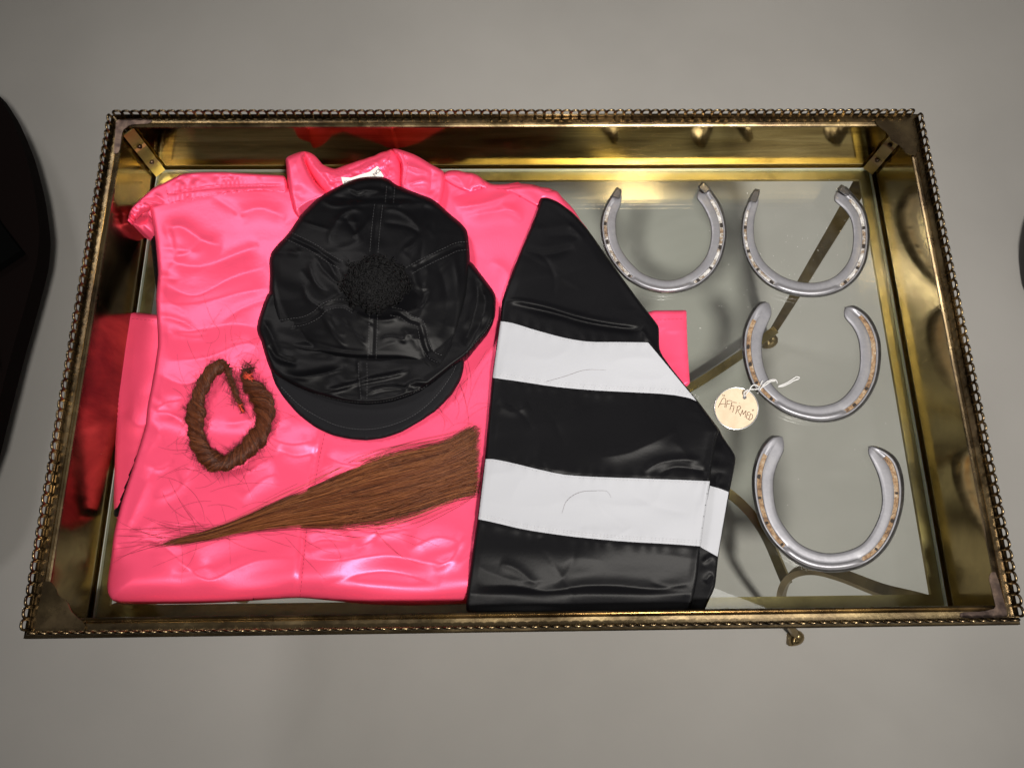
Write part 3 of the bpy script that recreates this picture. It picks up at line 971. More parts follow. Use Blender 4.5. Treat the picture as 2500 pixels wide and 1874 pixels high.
crr = Cloth(cr_out, 0.028+DZ, 0.013, 9, base=0.024, seed=43, namp=0.0015, nlen=(40, 30),
           strokes=[(cz5([(1670,180),(1720,300),(1715,450),(1690,620)]), 3, -0.0010), (cz5([(2055,370),(2065,520),(2040,760)]), 3, -0.0010), (cz5([(1700,350),(1850,390),(1980,430),(2060,500)]), 9, 0.0022),
                    (cz5([(1740,620),(1850,580),(1960,560),(2060,600)]), 9, 0.0020), (cz5([(1560,150),(1630,250),(1665,380),(1655,560)]), 4, 0.002)])
crr_o = crr.build('collar', M['pink'], jacket, step=3)

# woven label inside the collar, mostly under the cap


def label_patch(pix, text_lines, anchor, angle, size):
    P = np.array(cz5(pix))
    W = lin.pts(P, 0.0016)
    mb = MB(); low = W.copy(); low[:, 2] -= 0.0006
    if sum(W[i-1][0]*W[i][1]-W[i][0]*W[i-1][1] for i in range(len(W))) < 0: W, low = W[::-1], low[::-1]
    mb.prism(low, W)
    lb = mb.build('label', M['label'], jacket)
    off = Vector(jacket.location)
    for i, (txt, (px, py), ang, sz) in enumerate(text_lines):
        cu = bpy.data.curves.new('lettering', 'FONT'); cu.body = txt; cu.size = sz; cu.offset = 0.00004
        tmp = bpy.data.objects.new('lettering_tmp', cu); COL.objects.link(tmp)
        dg = bpy.context.evaluated_depsgraph_get(); dg.update()
        me = bpy.data.meshes.new_from_object(tmp.evaluated_get(dg))
        bpy.data.objects.remove(tmp)
        p = np.array(cz5([(px, py)])[0])
        zt = float(W[:, 2].max())+0.0003
        w = at(p[0], p[1], zt)
        me.transform(Matrix.Translation(Vector(w)-off) @ Matrix.Rotation(ang, 4, 'Z'))
        me.materials.clear(); me.materials.append(M['label_ink'])
        o = bpy.data.objects.new('lettering', me); COL.objects.link(o); o.parent = lb


label_patch([(845,510),(980,520),(1100,480),(1230,440),(1330,365),(1345,370),(1420,500),(1300,640),(880,640)],
            [('JOCKEY ATTIRE', (885, 590), math.radians(4), 0.0036), ('NCE', (1300, 500), math.radians(48), 0.0055)], None, 0, 0)

# black and white sleeve, folded over the right half
SL = lambda p: Z(p, 1100, 700, 1.974)
sl_edge = [(1322,481),(1340,483),(1362,492),(1400,520),(1437,562),(1481,625),(1522,682),(1566,742),(1590,775),(1608,797),(1609,857)] 
sl_out = [(1322,481),(1340,483),(1362,492),(1400,520),(1437,562),(1481,625),(1522,682),(1566,742),(1604,790),(1609,800),(1609,856),(1640,900),(1703,977),(1758,1050)] + SL([(1282,720),(1270,800),(1258,870),(1250,935),(1228,1090),(1205,1250),(1196,1330),(1190,1400),(1175,1480),(1150,1568),(1100,1574),(900,1577),(600,1577),(300,1577),(100,1577),(74,1560),(76,1500),(84,1440),(105,1280),(130,1115),(148,970),(165,830),(182,640),(200,430),(222,280),(240,160),(246,75)]) + [(1240,690),(1275,604),(1298,550),(1312,515)]


b1t = SL([(241,166),(262,168),(300,175),(350,190),(400,206),(450,220),(500,234),(550,246),(600,256),(650,263),(700,266),(800,266),(952,268)])
b1b = SL([(1187,551),(1150,535),(1075,521),(1000,514),(900,509),(800,504),(700,499),(600,491),(520,483),(450,474),(380,463),(300,451),(240,443),(203,438)])
b2t = SL([(169,829),(200,829),(230,834),(280,844),(330,856),(390,871),(450,885),(500,896),(550,905),(620,911),(700,915),(800,919),(900,922),(1000,926),(1100,929),(1250,936)])
b2b = SL([(1206,1249),(1100,1241),(1000,1235),(900,1230),(800,1223),(700,1214),(600,1204),(500,1191),(400,1176),(320,1161),(250,1144),(190,1130),(134,1119)])


def sl_extra(U, V, d):
    k = np.clip((V-1330)/120, 0, 1)
    h = -0.012*k**2*0.6 + 0.0010*np.sin(V/37+U/150)*np.clip(d/20, 0, 1)
    for q in (b1t, b1b, b2t, b2b):          # puckers along the sewn band edges
        dd, _, _ = seg_dist(U, V, q)
        h = h+0.00035*np.sin(U/5.5+1.3*np.sin(U/23))*np.exp(-(dd/16)**2)-0.0004*np.exp(-(dd/4)**2)
    return h


foldline = SL([(246,66),(330,68),(450,92),(560,125),(650,150),(760,172),(900,190)])
sleeve_f = Cloth(sl_out, GT+0.030+DZ, 0.0060, 6, extra=sl_extra, namp=0.0012, nlen=(240, 100), seed=60, namp2=0.00045, nlen2=(130, 60),
    strokes=[(SL([(300,90),(480,125),(650,172),(820,200),(930,205)]), 9, -0.003),
             (foldline, 8, 0.0022),
             (SL([(920,200),(960,262),(1100,440),(1190,550)]), 6, 0.002),
             (SL([(930,890),(1010,845),(1120,830),(1210,840)]), 9, 0.0016),
             (SL([(1000,905),(1080,870),(1180,880),(1240,890)]), 7, -0.0014),
             (SL([(720,820),(850,800),(950,760),(1090,690)]), 16, 0.0014),
             (SL([(130,1440),(300,1440),(460,1465),(640,1440),(800,1440),(1000,1455),(1180,1420)]), 18, 0.0026),
             (SL([(240,1330),(320,1360),(420,1440)]), 14, 0.0012),
             (SL([(220,560),(300,600),(380,570)]), 16, 0.0012),
             (Z([(1500,1180),(1560,1080),(1600,980)], 800, 230, 3.158), 20, 0.0012),
             (Z([(1520,1200),(1700,1230),(1900,1180)], 800, 230, 3.158), 12, -0.0014),
             (Z([(1860,1000),(1920,1060),(1990,1120)], 800, 230, 3.158), 9, 0.0014),
             (SL([(1240,700),(1220,900),(1200,1050)]), 12, -0.001)]+creases(26, (1180, 560, 1700, 1440), 8, 0.0007, (6, 14), (60, 200), 0.6, 0.1))
# lower layer showing along the right side
un_out = SL([(1180,545),(1296,685),(1310,720),(1377,815),(1362,900),(1345,985),(1315,1150),(1290,1300),(1282,1380),(1275,1445),(1245,1510),(1222,1562),(1200,1575),(1050,1574),(1050,700)])
un = Cloth(un_out, GT+0.021+DZ*0.8, 0.0050, 4, namp=0.001, nlen=(70, 60), seed=62, strokes=[(SL([(1300,900),(1290,960),(1345,975)]), 7, 0.0014), (SL([(1215,1330),(1260,1300),(1285,1330)]), 7, 0.0016), (SL([(1225,1420),(1260,1380)]), 7, -0.0014)])
cuff = un.build('cuff_layer', M['black'], jacket, step=4, tuck=0.015)
un_str = SL([(1250,958),(1300,972),(1340,988),(1312,1150),(1287,1299),(1250,1278),(1200,1250),(1215,1150)])
un_strp = un.build('white_band', M['white'], cuff, region=un_str, step=4, dz=0.0007, skirt=False)
# piece beside the upper fold
up_out = SL([(860,30),(905,60),(955,128),(1005,192),(1006,318),(960,262),(915,205),(880,180)])
sleeve = sleeve_f.build('sleeve', M['black'], jacket, step=4, tuck=0.020)
wb1 = sleeve_f.build('white_band', M['white'], sleeve, region=np.array(b1t+b1b), step=4, dz=0.0007, skirt=False)
wb2 = sleeve_f.build('white_band', M['white'], sleeve, region=np.array(b2t+b2b), step=4, dz=0.0007, skirt=False)

# stitching
mb = MB()
for path, off_ in ((b1t, 5), (b1b, 7), (b1b, 12), (b2t, 5), (b2b, 7), (b2b, 12)):
    q = offset_path(path, off_ if path in (b1t, b2t) else off_)
    stitches(sleeve, 'white_thread', sleeve_f, q, 5, 4, 0.00022, 0.0009, smooth=False)
stitches(cuff, 'white_thread', un, SL([(1250,963),(1300,977),(1340,993)]), 5, 4, 0.0002, 0.0009)
stitches(cuff, 'white_thread', un, SL([(1288,1291),(1250,1270),(1203,1243)]), 5, 4, 0.0002, 0.0009)
mb = MB()
seam2 = offset_path(seam, -9)
stitches(body_o, 'pink_thread', body, seam2, 6, 5, 0.0002, 0.0003, smooth=False)
stitches(rf_o, 'pink_thread', rf, [(1600,780),(1640,779),(1674,778)], 6, 4, 0.0002)
stitches(lf_o, 'pink_thread', lf, [(292,776),(340,779),(384,784)], 6, 4, 0.0002)
stitches(wb_o, 'pink_thread', wb, wbt, 5, 3, 0.0002)
stitches(wb_o, 'pink_thread', wb, Z([(668,826),(700,830),(800,812),(900,792),(1000,772),(1200,746),(1400,738),(1500,742),(1570,745)], 200, 230, 3.158), 5, 3, 0.0002)
stitches(wb_o, 'pink_thread', wb, Z([(638,690),(655,750),(672,830)], 200, 230, 3.158), 5, 3, 0.0002)
stitches(wb_o, 'pink_thread', wb, Z([(1556,632),(1568,690),(1568,740)], 200, 230, 3.158), 5, 3, 0.0002)
stitches(sh_o, 'pink_thread', sh, Z([(1140,728),(1250,735),(1350,752),(1450,790),(1540,840),(1615,878)], 800, 230, 3.158), 5, 3, 0.0002)
stitches(cl_o, 'pink_thread', cl, cz5([(322,215),(340,290),(380,400),(470,540),(560,650)]), 5, 3, 0.0002)
stitches(crr_o, 'pink_thread', crr, cz5([(1685,190),(1735,300),(1728,450),(1700,620)]), 5, 3, 0.0002)
stitches(lin_o, 'pink_thread', lin, cz5([(800,440),(1000,400),(1150,330),(1300,270)]), 5, 3, 0.0002)
stitches(curl_o, 'pink_thread', curl, Z([(425,870),(428,930),(470,945),(520,948)], 200, 230, 3.158), 4, 3, 0.0002)

# ------------------------------------------------------------------ the black cap
CP = lambda p: Z(p, 600, 400, 2.368)
c0 = at(920, 690, 0.05)
cap = empty('jockey_hat', (c0[0], c0[1], 0.05), 'black satin jockey cap with woolly pompom and stitched visor, lying on the jacket', 'cap')
vis_out = CP([(140,1180),(170,1195),(300,1180),(700,1250),(1100,1200),(1230,1125),(1262,1128),(1258,1180),(1240,1245),(1190,1330),(1100,1425),(1000,1492),(900,1550),(800,1584),(700,1598),(600,1590),(500,1568),(400,1522),(300,1445),(220,1352),(170,1275)])
vis = Cloth(vis_out, 0.0285+DZ, 0.0055, 3, base=0.0275+DZ, seed=71, strokes=[(CP([(205,1290),(300,1385),(400,1452),(520,1508),(640,1532),(760,1528),(900,1488),(1020,1418),(1120,1318),(1190,1218),(1215,1165)]), 4, -0.0006)],
            extra=lambda U, V, d: 0.004*np.clip((1010-V)/90, 0, 1))
vis_o = vis.build('visor', M['black_twill'], cap, step=5)
band_out = CP([(135,730),(105,800),(88,850),(72,900),(62,950),(72,990),(88,1020),(110,1100),(140,1188),(160,1212),(200,1242),(250,1272),(330,1308),(400,1335),(480,1358),(550,1375),(630,1388),(700,1392),(780,1386),(850,1374),(930,1350),(1000,1322),(1060,1285),(1110,1248),(1180,1190),(1262,1130),(1290,1105),(1340,1042),(1400,972),(1442,890),(1447,768),(1430,730),(1400,690),(1340,612),(1300,560),(1100,520),(500,560)])
bandf = Cloth(band_out, 0.028+DZ, 0.018, 11, base=0.028+DZ, namp=0.0016, nlen=(90, 44), seed=73, namp2=0.0003, nlen2=(80, 50),
    strokes=[(CP([(160,1215),(300,1235),(450,1210),(560,1180)]), 10, 0.003), (CP([(400,1330),(560,1290),(700,1250),(850,1220),(950,1190)]), 7, 0.0028),
             (CP([(690,1330),(760,1300),(850,1290),(950,1300)]), 7, 0.0020), (CP([(920,1330),(940,1280),(1000,1260),(1080,1270)]), 5, 0.0024),
             (CP([(960,1310),(1000,1290),(1060,1285)]), 4, -0.002), (CP([(1320,640),(1340,760),(1310,900),(1260,1050)]), 10, -0.003), (CP([(1360,700),(1390,800),(1360,920),(1290,1060)]), 10, 0.0028),
             (CP([(100,900),(150,1000),(200,1120)]), 10, 0.0025), (CP([(130,1050),(190,1120),(300,1160)]), 8, -0.003),
             (CP([(650,1130),(655,1230),(668,1385)]), 4, -0.0012)])
bandf_o = bandf.build('crown_band', M['black_cap'], cap, step=4)
cr_o = CP([(620,90),(680,76),(740,72),(790,74),(830,90),(870,122),(940,150),(1020,180),(1070,198),(1110,225),(1150,262),(1190,298),(1245,342),(1280,385),(1288,440),(1293,500),(1294,560),(1292,640),(1286,720),(1272,800),(1255,870),(1235,960),(1222,1010),(1205,1080),(1180,1130),(1150,1175),(1115,1220),(1085,1250),(1072,1252),(1068,1225),(1040,1185),(1000,1160),(950,1142),(880,1132),(800,1130),(700,1130),(600,1122),(480,1108),(380,1098),(300,1085),(232,1062),(200,990),(165,900),(145,800),(135,730),(140,640),(135,560),(148,510),(190,460),(240,410),(280,352),(320,295),(352,262),(420,192),(480,160),(550,122)])
ccx, ccy = 920.0, 650.0


def crown_dome(U, V, d):
    r_ = np.hypot((U-ccx)/250, (V-ccy)/250)
    return 0.020*np.clip(1-r_**2, 0, 1)


cs = []
for p_, w_, a_ in [
    ([(480,470),(490,400),(550,300),(620,262),(680,275)], 9, 0.0030), ([(620,420),(650,400),(700,350),(720,300)], 8, 0.0026), ([(560,300),(600,350),(640,410)], 10, -0.0024),
    ([(800,262),(880,270),(960,320),(1010,390)], 9, 0.0026), ([(790,340),(880,350),(960,370),(1000,400)], 8, -0.0022),
    ([(370,560),(380,640),(420,710),(480,750)], 9, 0.0028), ([(400,530),(440,600),(500,660),(540,690)], 8, -0.0024), ([(440,520),(490,590),(530,680)], 7, 0.0022),
    ([(330,700),(360,780),(440,830),(500,800)], 9, 0.0024), ([(240,500),(290,520),(310,490)], 12, 0.0020),
    ([(420,190),(500,240),(620,235),(760,225)], 7, 0.0024), ([(590,130),(640,160),(720,150),(800,165)], 6, 0.0022), ([(600,160),(650,185),(700,160)], 6, -0.0024), ([(760,225),(900,240),(1050,232),(1200,300)], 8, 0.0022), ([(480,185),(620,205),(800,200),(980,205)], 8, -0.0022),
    ([(970,600),(990,700),(1060,730),(1030,820),(1000,900)], 10, 0.0028), ([(1010,680),(1030,760),(1010,830)], 7, -0.0024), ([(1100,560),(1150,700),(1160,850),(1120,1000)], 14, -0.003), ([(1200,520),(1230,700),(1215,880),(1190,1040)], 10, 0.003), ([(1262,500),(1282,640),(1240,760),(1225,920)], 7, 0.0016),
    ([(1020,930),(1040,1020),(1070,1100),(1130,1150)], 9, -0.0035), ([(980,960),(1010,1040),(1040,1120),(1080,1190)], 9, 0.003), ([(900,960),(960,1000),(1000,1080)], 10, 0.002), ([(905,1030),(930,990),(980,975)], 8, 0.0022),
    ([(440,860),(480,940),(530,1010),(580,1060)], 8, 0.0030), ([(560,890),(620,960),(690,1010)], 8, -0.0024), ([(590,930),(650,1000),(700,1060)], 8, 0.0022), ([(640,860),(700,890),(820,900),(900,870)], 9, 0.0026),
    ([(240,1062),(400,1085),(600,1108),(800,1116),(950,1128),(1030,1165)], 9, 0.0042), ([(250,1010),(420,1040),(560,1075),(700,1090)], 9, -0.0025),
    ([(160,600),(165,740),(190,860),(215,940)], 9, 0.0020), ([(200,1000),(260,960),(340,960)], 8, 0.002),
    ([(300,940),(340,1000),(400,1050)], 7, -0.002)]:
    cs.append((CP(p_), w_*0.80, a_*0.50))
seams = {
 'top': CP([(768,236),(758,320),(748,420),(740,520)]), 'top_b': CP([(838,130),(834,180),(830,232)]),
 'low': CP([(738,870),(736,960),(732,1060),(730,1128)]),
 'ul': CP([(240,412),(320,450),(400,490),(480,545),(560,590)]), 'ur': CP([(1286,472),(1220,480),(1150,512),(1080,545),(1000,585),(940,620)]),
 'll': CP([(178,930),(260,918),(340,905),(410,870),(450,830),(520,808),(580,812),(640,848)]), 'lr': CP([(840,852),(900,865),(950,900),(1005,920),(1022,970),(1040,1050),(1080,1108),(1130,1128)])}
for k_, p_ in seams.items():
    cs.append((p_, 4.5, -0.0014))
cs += creases(34, (670, 450, 1120, 840), 9, 0.0010, (4, 9), (30, 110), 1.2, 0.3)
crown = Cloth(cr_o, 0.036+DZ, 0.010, 13, base=0.030+DZ, namp=0.0017, nlen=(105, 80), seed=82, extra=crown_dome, strokes=cs, namp2=0.00045, nlen2=(85, 60))
crown_o = crown.build('crown', M['black_cap'], cap, step=4)
mb = MB()
for k_, p_ in seams.items():
    for s_ in (-10, 10):
        stitches(crown_o, 'black_thread', crown, offset_path(p_, s_), 4, 3, 0.00013, 0.0002, smooth=False)
stitches(bandf_o, 'black_thread', bandf, CP([(650,1150),(655,1240),(668,1370)]), 4, 3, 0.00013)
stitches(bandf_o, 'black_thread', bandf, CP([(700,1150),(702,1240),(700,1370)]), 4, 3, 0.00013)
stitches(vis_o, 'black_thread', vis, CP([(205,1290),(300,1385),(400,1452),(520,1508),(640,1532),(760,1528),(900,1488),(1020,1418),(1120,1318),(1190,1218),(1215,1165)]), 4, 3, 0.00016)
stitches(bandf_o, 'black_thread', bandf, CP([(1425,900),(1380,975),(1320,1040),(1275,1090)]), 4, 3, 0.00014)
stitches(bandf_o, 'black_thread', bandf, CP([(400,1328),(550,1366),(700,1380),(850,1362),(1000,1308),(1060,1270)]), 4, 3, 0.00012)

# pompom of curled yarn
pc_px = (918, 694)
pz = float(crown.z(*pc_px)[0])
pc = at(pc_px[0], pc_px[1], pz+0.008)
rx, ry, rz = 0.0325, 0.0285, 0.0170
V = []; fs = []
nu, nv = 32, 20
for i in range(nv+1):
    for j in range(nu):
        th = math.pi*i/nv; ph = 2*math.pi*j/nu
        k_ = 0.86+0.08*math.sin(5*ph+3*th)*math.sin(7*th)
        V.append((pc[0]+rx*k_*math.sin(th)*math.cos(ph), pc[1]+ry*k_*math.sin(th)*math.sin(ph), pc[2]+rz*k_*math.cos(th)))
for i in range(nv):
    for j in range(nu):
        fs.append((i*nu+j, (i+1)*nu+j, (i+1)*nu+(j+1) % nu, i*nu+(j+1) % nu))
mbp = MB(); mbp.add(V, fs)
for k in range(1450):
    d = rng.normal(size=3); d /= np.linalg.norm(d)
    if d[2] < -0.35: d[2] *= -1
    rr = rng.uniform(0.80, 1.03)+(0.14*rng.random() if k % 6 == 0 else 0)+0.09*math.sin(7*d[0]+1)*math.sin(8*d[1]+2)
    s0 = pc+d*np.array([rx, ry, rz])*(rr-0.12)
    t1 = np.cross(d, rng.normal(size=3)); t1 /= np.linalg.norm(t1); t2 = np.cross(d, t1)
    cr_ = rng.uniform(0.0014, 0.0028); tw = rng.uniform(3.5, 7)
    ln = rng.uniform(0.003, 0.0048)
    pts = [s0+d*ln*q+t1*cr_*math.cos(tw*q*1.6)+t2*cr_*math.sin(tw*q*1.6) for q in np.linspace(0, 1, 8)]
    tube(mbp, pts, 0.00058, 5, cap=False)
mbp.build('pompom', M['yarn'], cap, True)

# ------------------------------------------------------------------ hair


def hair_tubes(paths, rads, name, material, parent=None, shades=None):
    """thin three-sided strands"""
    Vs = []; Fs = []; At = []; n0 = 0
    for i, P in enumerate(paths):
        n = len(P)
        T = np.gradient(P, axis=0); T /= np.linalg.norm(T, axis=1)[:, None]+1e-12
        up = np.array([0, 0, 1.0])
        N = np.cross(T, up); N /= np.linalg.norm(N, axis=1)[:, None]+1e-9
        Bn = np.cross(T, N)
        r_ = rads[i]*np.sin(np.linspace(0.35, math.pi-0.25, n))**0.5
        for k in range(3):
            a = 2*math.pi*k/3+math.pi/2
            Vs.append(P+r_[:, None]*(N*math.cos(a)+Bn*math.sin(a)))
        for q in range(n-1):
            for k in range(3):
                k2 = (k+1) % 3
                Fs.append((n0+k*n+q, n0+k2*n+q, n0+k2*n+q+1, n0+k*n+q+1))
        At += [shades[i] if shades is not None else 0.5]*(3*n)
        n0 += 3*n
    return mesh(name, np.vstack(Vs), Fs, material, parent, True, attr=At)


def surf_z(u, v):
    return body.z(u, v)


# straight lock
h0 = at(900, 1200, 0.048)
lock = empty('hair_lock', (h0[0], h0[1], 0.062), 'long straight lock of chestnut horsehair tapering to the left across the jacket front', 'horsehair')
HZ = lambda p: np.array(Z(p, 400, 830, 2.633))
upc = smooth_path(HZ([(2035,565),(1960,600),(1860,655),(1700,705),(1550,742),(1400,785),(1250,838),(1100,905),(900,982),(700,1062),(500,1150),(300,1222),(100,1262),(-60,1300),(-170,1320)]), 6)
loc = smooth_path(HZ([(2030,960),(1960,985),(1850,1018),(1700,1068),(1550,1110),(1400,1145),(1250,1165),(1100,1178),(900,1186),(700,1206),(520,1232),(350,1275),(150,1318),(0,1345),(-120,1372)]), 6)
nn = 26
si = np.linspace(0, 1, nn)
gridU = lambda c: np.stack([np.interp(si, np.linspace(0, 1, len(c)), c[:, k]) for k in range(2)], 1)
UPc, LOc = gridU(upc), gridU(loc)
# sample the jacket height once on a grid along the lock
Gq = np.linspace(0, 1, 9)
Gz = np.array([[float(surf_z(*(UPc[i]*(1-q)+LOc[i]*q))[0]) for q in Gq] for i in range(nn)])
paths = []; rads = []; shd = []
clumps = rng.beta(1.1, 1.1, 46)
for k in range(5200):
    q0 = rng.beta(1.15, 1.15)
    cq = clumps[np.argmin(np.abs(clumps-q0))]
    layer = rng.random()
    thick = 0.010*4*q0*(1-q0)
    s_end = min(1.0, 0.42+0.50*rng.beta(1.5, 1.8)+0.02*rng.normal())
    if rng.random() < 0.22: s_end = rng.uniform(0.35, 0.85)
    s_start = rng.gamma(1.8, 0.026) if rng.random() < 0.85 else rng.uniform(0, 0.25)
    ss = np.linspace(s_start, s_end, 16)
    wob = rng.normal(0, 0.045)*np.sin(ss*math.pi*rng.uniform(0.5, 2.0)+rng.uniform(0, 6))
    drift = rng.normal(0, 0.07)*ss
    q = q0+(cq-q0)*0.45*np.clip(ss*2.2, 0, 1)+wob*0.55+drift*0.8
    fray = max(0, rng.normal(0, 1))*0
    if rng.random() < 0.07: q = q+rng.choice([-1, 1])*rng.uniform(0.05, 0.28)*np.sin(np.clip(ss*rng.uniform(1.2, 2.4), 0, 1)*math.pi)
    if rng.random() < 0.14: q = q+rng.normal(0, 0.30)*np.clip(ss-rng.uniform(-0.1, 0.5), 0, 1)*1.5
    q = 0.5+(q-0.5)*(1+0.25*rng.random()*(ss < 0.15)*(0.15-ss)/0.15)
    q = 0.5+(q-0.5)*(1-0.72*np.clip((ss-0.45)/0.55, 0, 1)**1.3)
    uv = np.stack([np.interp(ss, si, UPc[:, a]) for a in range(2)], 1)*(1-q)[:, None]+np.stack([np.interp(ss, si, LOc[:, a]) for a in range(2)], 1)*q[:, None]
    zi = np.interp(ss, si, np.array([np.interp(np.clip(q0, 0, 1), Gq, Gz[i]) for i in range(nn)]))
    tk = thick*np.interp(ss, [0, 0.5, 0.85, 1], [1, 0.9, 0.35, 0.1])
    z_ = zi+0.0004+tk*layer+0.0005*np.sin(ss*9+k)
    uv[:, 0] += rng.uniform(-20, 7); uv[:, 1] += rng.normal(0, 1.5)
    paths.append(at(uv[:, 0], uv[:, 1], z_)); rads.append(rng.uniform(0.00008, 0.00018)); shd.append(np.clip(0.15+0.45*layer+rng.normal(0, 0.30), 0, 1))
hair_tubes(paths, rads, 'strands', M['hair'], lock, shd)

# braided ring
r0 = at(560, 1010, 0.048)
ring = empty('braided_hair_ring', (r0[0], r0[1], 0.062), 'fuzzy auburn horsehair braided into a ring and tied with red thread', 'braid')
cen = smooth_path(HZ([(395,155),(330,185),(280,240),(245,310),(215,390),(203,480),(203,560),(215,640),(250,715),(310,775),(390,795),(470,755),(550,690),(610,610),(645,520),(645,420),(600,340),(550,290),(525,230),(545,190)]), 8)
cen = resample(cen, 5.0)
nC = len(cen)
cr_r = np.interp(np.linspace(0, 1, nC), [0, 0.05, 0.3, 0.5, 0.7, 0.85, 0.95, 1], [0.0060, 0.0072, 0.0088, 0.0090, 0.0098, 0.0108, 0.0075, 0.0045])
cz_ = np.array([float(surf_z(u, v)[0]) for u, v in cen[::6]])
czb = np.interp(np.arange(nC), np.arange(len(cz_))*6, cz_)+0.0075
W3 = at(cen[:, 0], cen[:, 1], czb)
paths = []; rads = []; shd = []


def braid(W3, rad, nst, turns, ply, fuzz, rfac=0.5):
    n = len(W3)
    T = np.gradient(W3, axis=0); T /= np.linalg.norm(T, axis=1)[:, None]
    N = np.cross(T, [0, 0, 1.0]); N /= np.linalg.norm(N, axis=1)[:, None]
    Bn = np.cross(N, T)
    s = np.linspace(0, 1, n)
    for k in range(nst):
        p = k % ply
        ph = 2*math.pi*p/ply+turns*2*math.pi*s
        a0 = rng.uniform(0, 2*math.pi); rr = math.sqrt(rng.random())
        i0 = 0 if rng.random() < 0.5 else rng.integers(0, int(n*0.7)); i1 = min(n, i0+rng.integers(int(n*0.25), n))
        sl_ = slice(i0, i1, 2)
        sub = 0.62*rad*rr*(1+0.12*np.sin(s*60+k))
        ox = rad*rfac*np.cos(ph)+sub*np.cos(a0+ph*1.3)
        oz = rad*rfac*0.75*np.sin(ph)+sub*0.85*np.sin(a0+ph*1.3)
        P = W3+N*ox[:, None]+Bn*oz[:, None]
        P = P[sl_]
        if len(P) < 4: continue
        paths.append(P); rads.append(rng.uniform(0.00014, 0.00026)); shd.append(np.clip(0.05+0.5*rr+rng.normal(0, 0.28), 0, 1))  # inner strands coloured darker, painting in the shade inside the braid
    for k in range(fuzz):
        i = rng.integers(2, n-2)
        a = rng.uniform(-0.4, math.pi+0.4)
        dirn = N[i]*math.cos(a)+Bn[i]*abs(math.sin(a))*0.6
        tang = T[i]*rng.choice([-1, 1])
        L = rng.uniform(0.003, 0.012)
        cur = rng.normal(0, 1.0)
        side = N[i]*rng.normal(0, 1)
        q = np.linspace(0, 1, 7)[:, None]
        P = W3[i]+dirn*rad[i]*0.85+dirn*L*q*0.6+tang*L*q*0.9+(side*0.4-dirn*0.35)*L*q*q*cur*0.8
        P[:, 2] = np.maximum(P[:, 2], W3[i][2]-0.0068)
        paths.append(P); rads.append(rng.uniform(0.00007, 0.00013)); shd.append(rng.uniform(0, 0.6))


braid(W3, cr_r*0.88*(1+0.12*np.sin(np.linspace(0, 31, nC))+0.08*np.sin(np.linspace(0, 57, nC))), 1900, 6.3, 3, 1700, 0.52)
# the thin tail of the braid hanging into the ring
tl = resample(smooth_path(HZ([(370,140),(400,165),(420,225),(445,300),(470,370),(500,430),(508,470)]), 8), 4.0)
tz = np.array([float(surf_z(u, v)[0]) for u, v in tl[::6]])
TW = at(tl[:, 0], tl[:, 1], np.interp(np.arange(len(tl)), np.arange(len(tz))*6, tz)+np.linspace(0.010, 0.004, len(tl)))
braid(TW, np.linspace(0.0045, 0.0026, len(tl)), 300, 5, 3, 260)
tf = resample(smooth_path(HZ([(500,205),(530,185),(565,185),(600,175)]), 8), 4.0)
TF = at(tf[:, 0], tf[:, 1], np.full(len(tf), 0.075))
braid(TF, np.linspace(0.0050, 0.0036, len(tf)), 160, 2, 3, 160)
hair_tubes(paths, rads, 'strands', M['hair_red'], ring, shd)
# red ties
for wc, n_ in ((HZ([(540,215),(545,255)]), 9), (HZ([(488,415),(506,462)]), 8)):
    mb = MB()
    for k in range(n_):
        c_ = wc[0]+(wc[1]-wc[0])*rng.random()
        ang = rng.uniform(-0.5, 0.9)
        rad_ = rng.uniform(9, 16) if n_ == 9 else rng.uniform(4, 8)
        zz = 0.0795 if n_ == 9 else 0.072
        pts = [at(c_[0]+rad_*math.cos(ang)*q+rng.normal(0, 1.2), c_[1]+rad_*math.sin(ang)*q+rng.normal(0, 1.5), zz-0.004*q*q) for q in np.linspace(-1, 1, 6)]
        tube(mb, smooth_path(pts, 3), 0.00035, 5)
    mb.build('red_tie', M['red_thread'], ring, True)

# single loose hairs scattered over jacket, sleeve and rim
paths = []; rads = []; shd = []


def loose(pts, z=None, r=0.00009, sh_=0.35):
    P = resample(smooth_path(pts, 6), 9.0)
    z_ = (body.z(P[:, 0], P[:, 1])+0.0010 if z is None else z(P[:, 0], P[:, 1])+0.0012)
    paths.append(at(P[:, 0], P[:, 1], z_)); rads.append(r); shd.append(sh_)


def arc(x, y, L, a, bend):
    pts = []
    for q in np.linspace(0, 1, 6):
        pts.append((x, y)); x += L/5*math.cos(a); y += L/5*math.sin(a); a += bend/5
    return pts


for k in range(34):     # round the braid
    a = rng.uniform(0, 2*math.pi)
    loose(arc(555+105*math.cos(a), 1010+130*math.sin(a), rng.uniform(40, 110), a+rng.normal(0, 0.9), rng.normal(0, 1.2)))
for k in range(16):     # below the braid and left of the lock
    loose(arc(rng.uniform(380, 640), rng.uniform(1120, 1280), rng.uniform(70, 190), rng.uniform(-0.6, 1.4), rng.normal(0, 0.9)))
for k in range(48):     # fanning off the tip of the lock
    loose(arc(rng.uniform(420, 600), rng.uniform(1280, 1322), rng.uniform(80, 200), math.pi+rng.normal(-0.05, 0.13), rng.normal(0, 0.25)))
for k in range(14):     # under the lock
    loose(arc(rng.uniform(620, 1000), rng.uniform(1285, 1310), rng.uniform(60, 170), rng.uniform(-0.3, 1.0), rng.normal(0, 0.9)))
for k in range(18):     # between lock, cap and sleeve
    loose(arc(rng.uniform(1060, 1150), rng.uniform(930, 1080), rng.uniform(60, 150), rng.uniform(-2.6, -0.6), rng.normal(0, 1.0)))
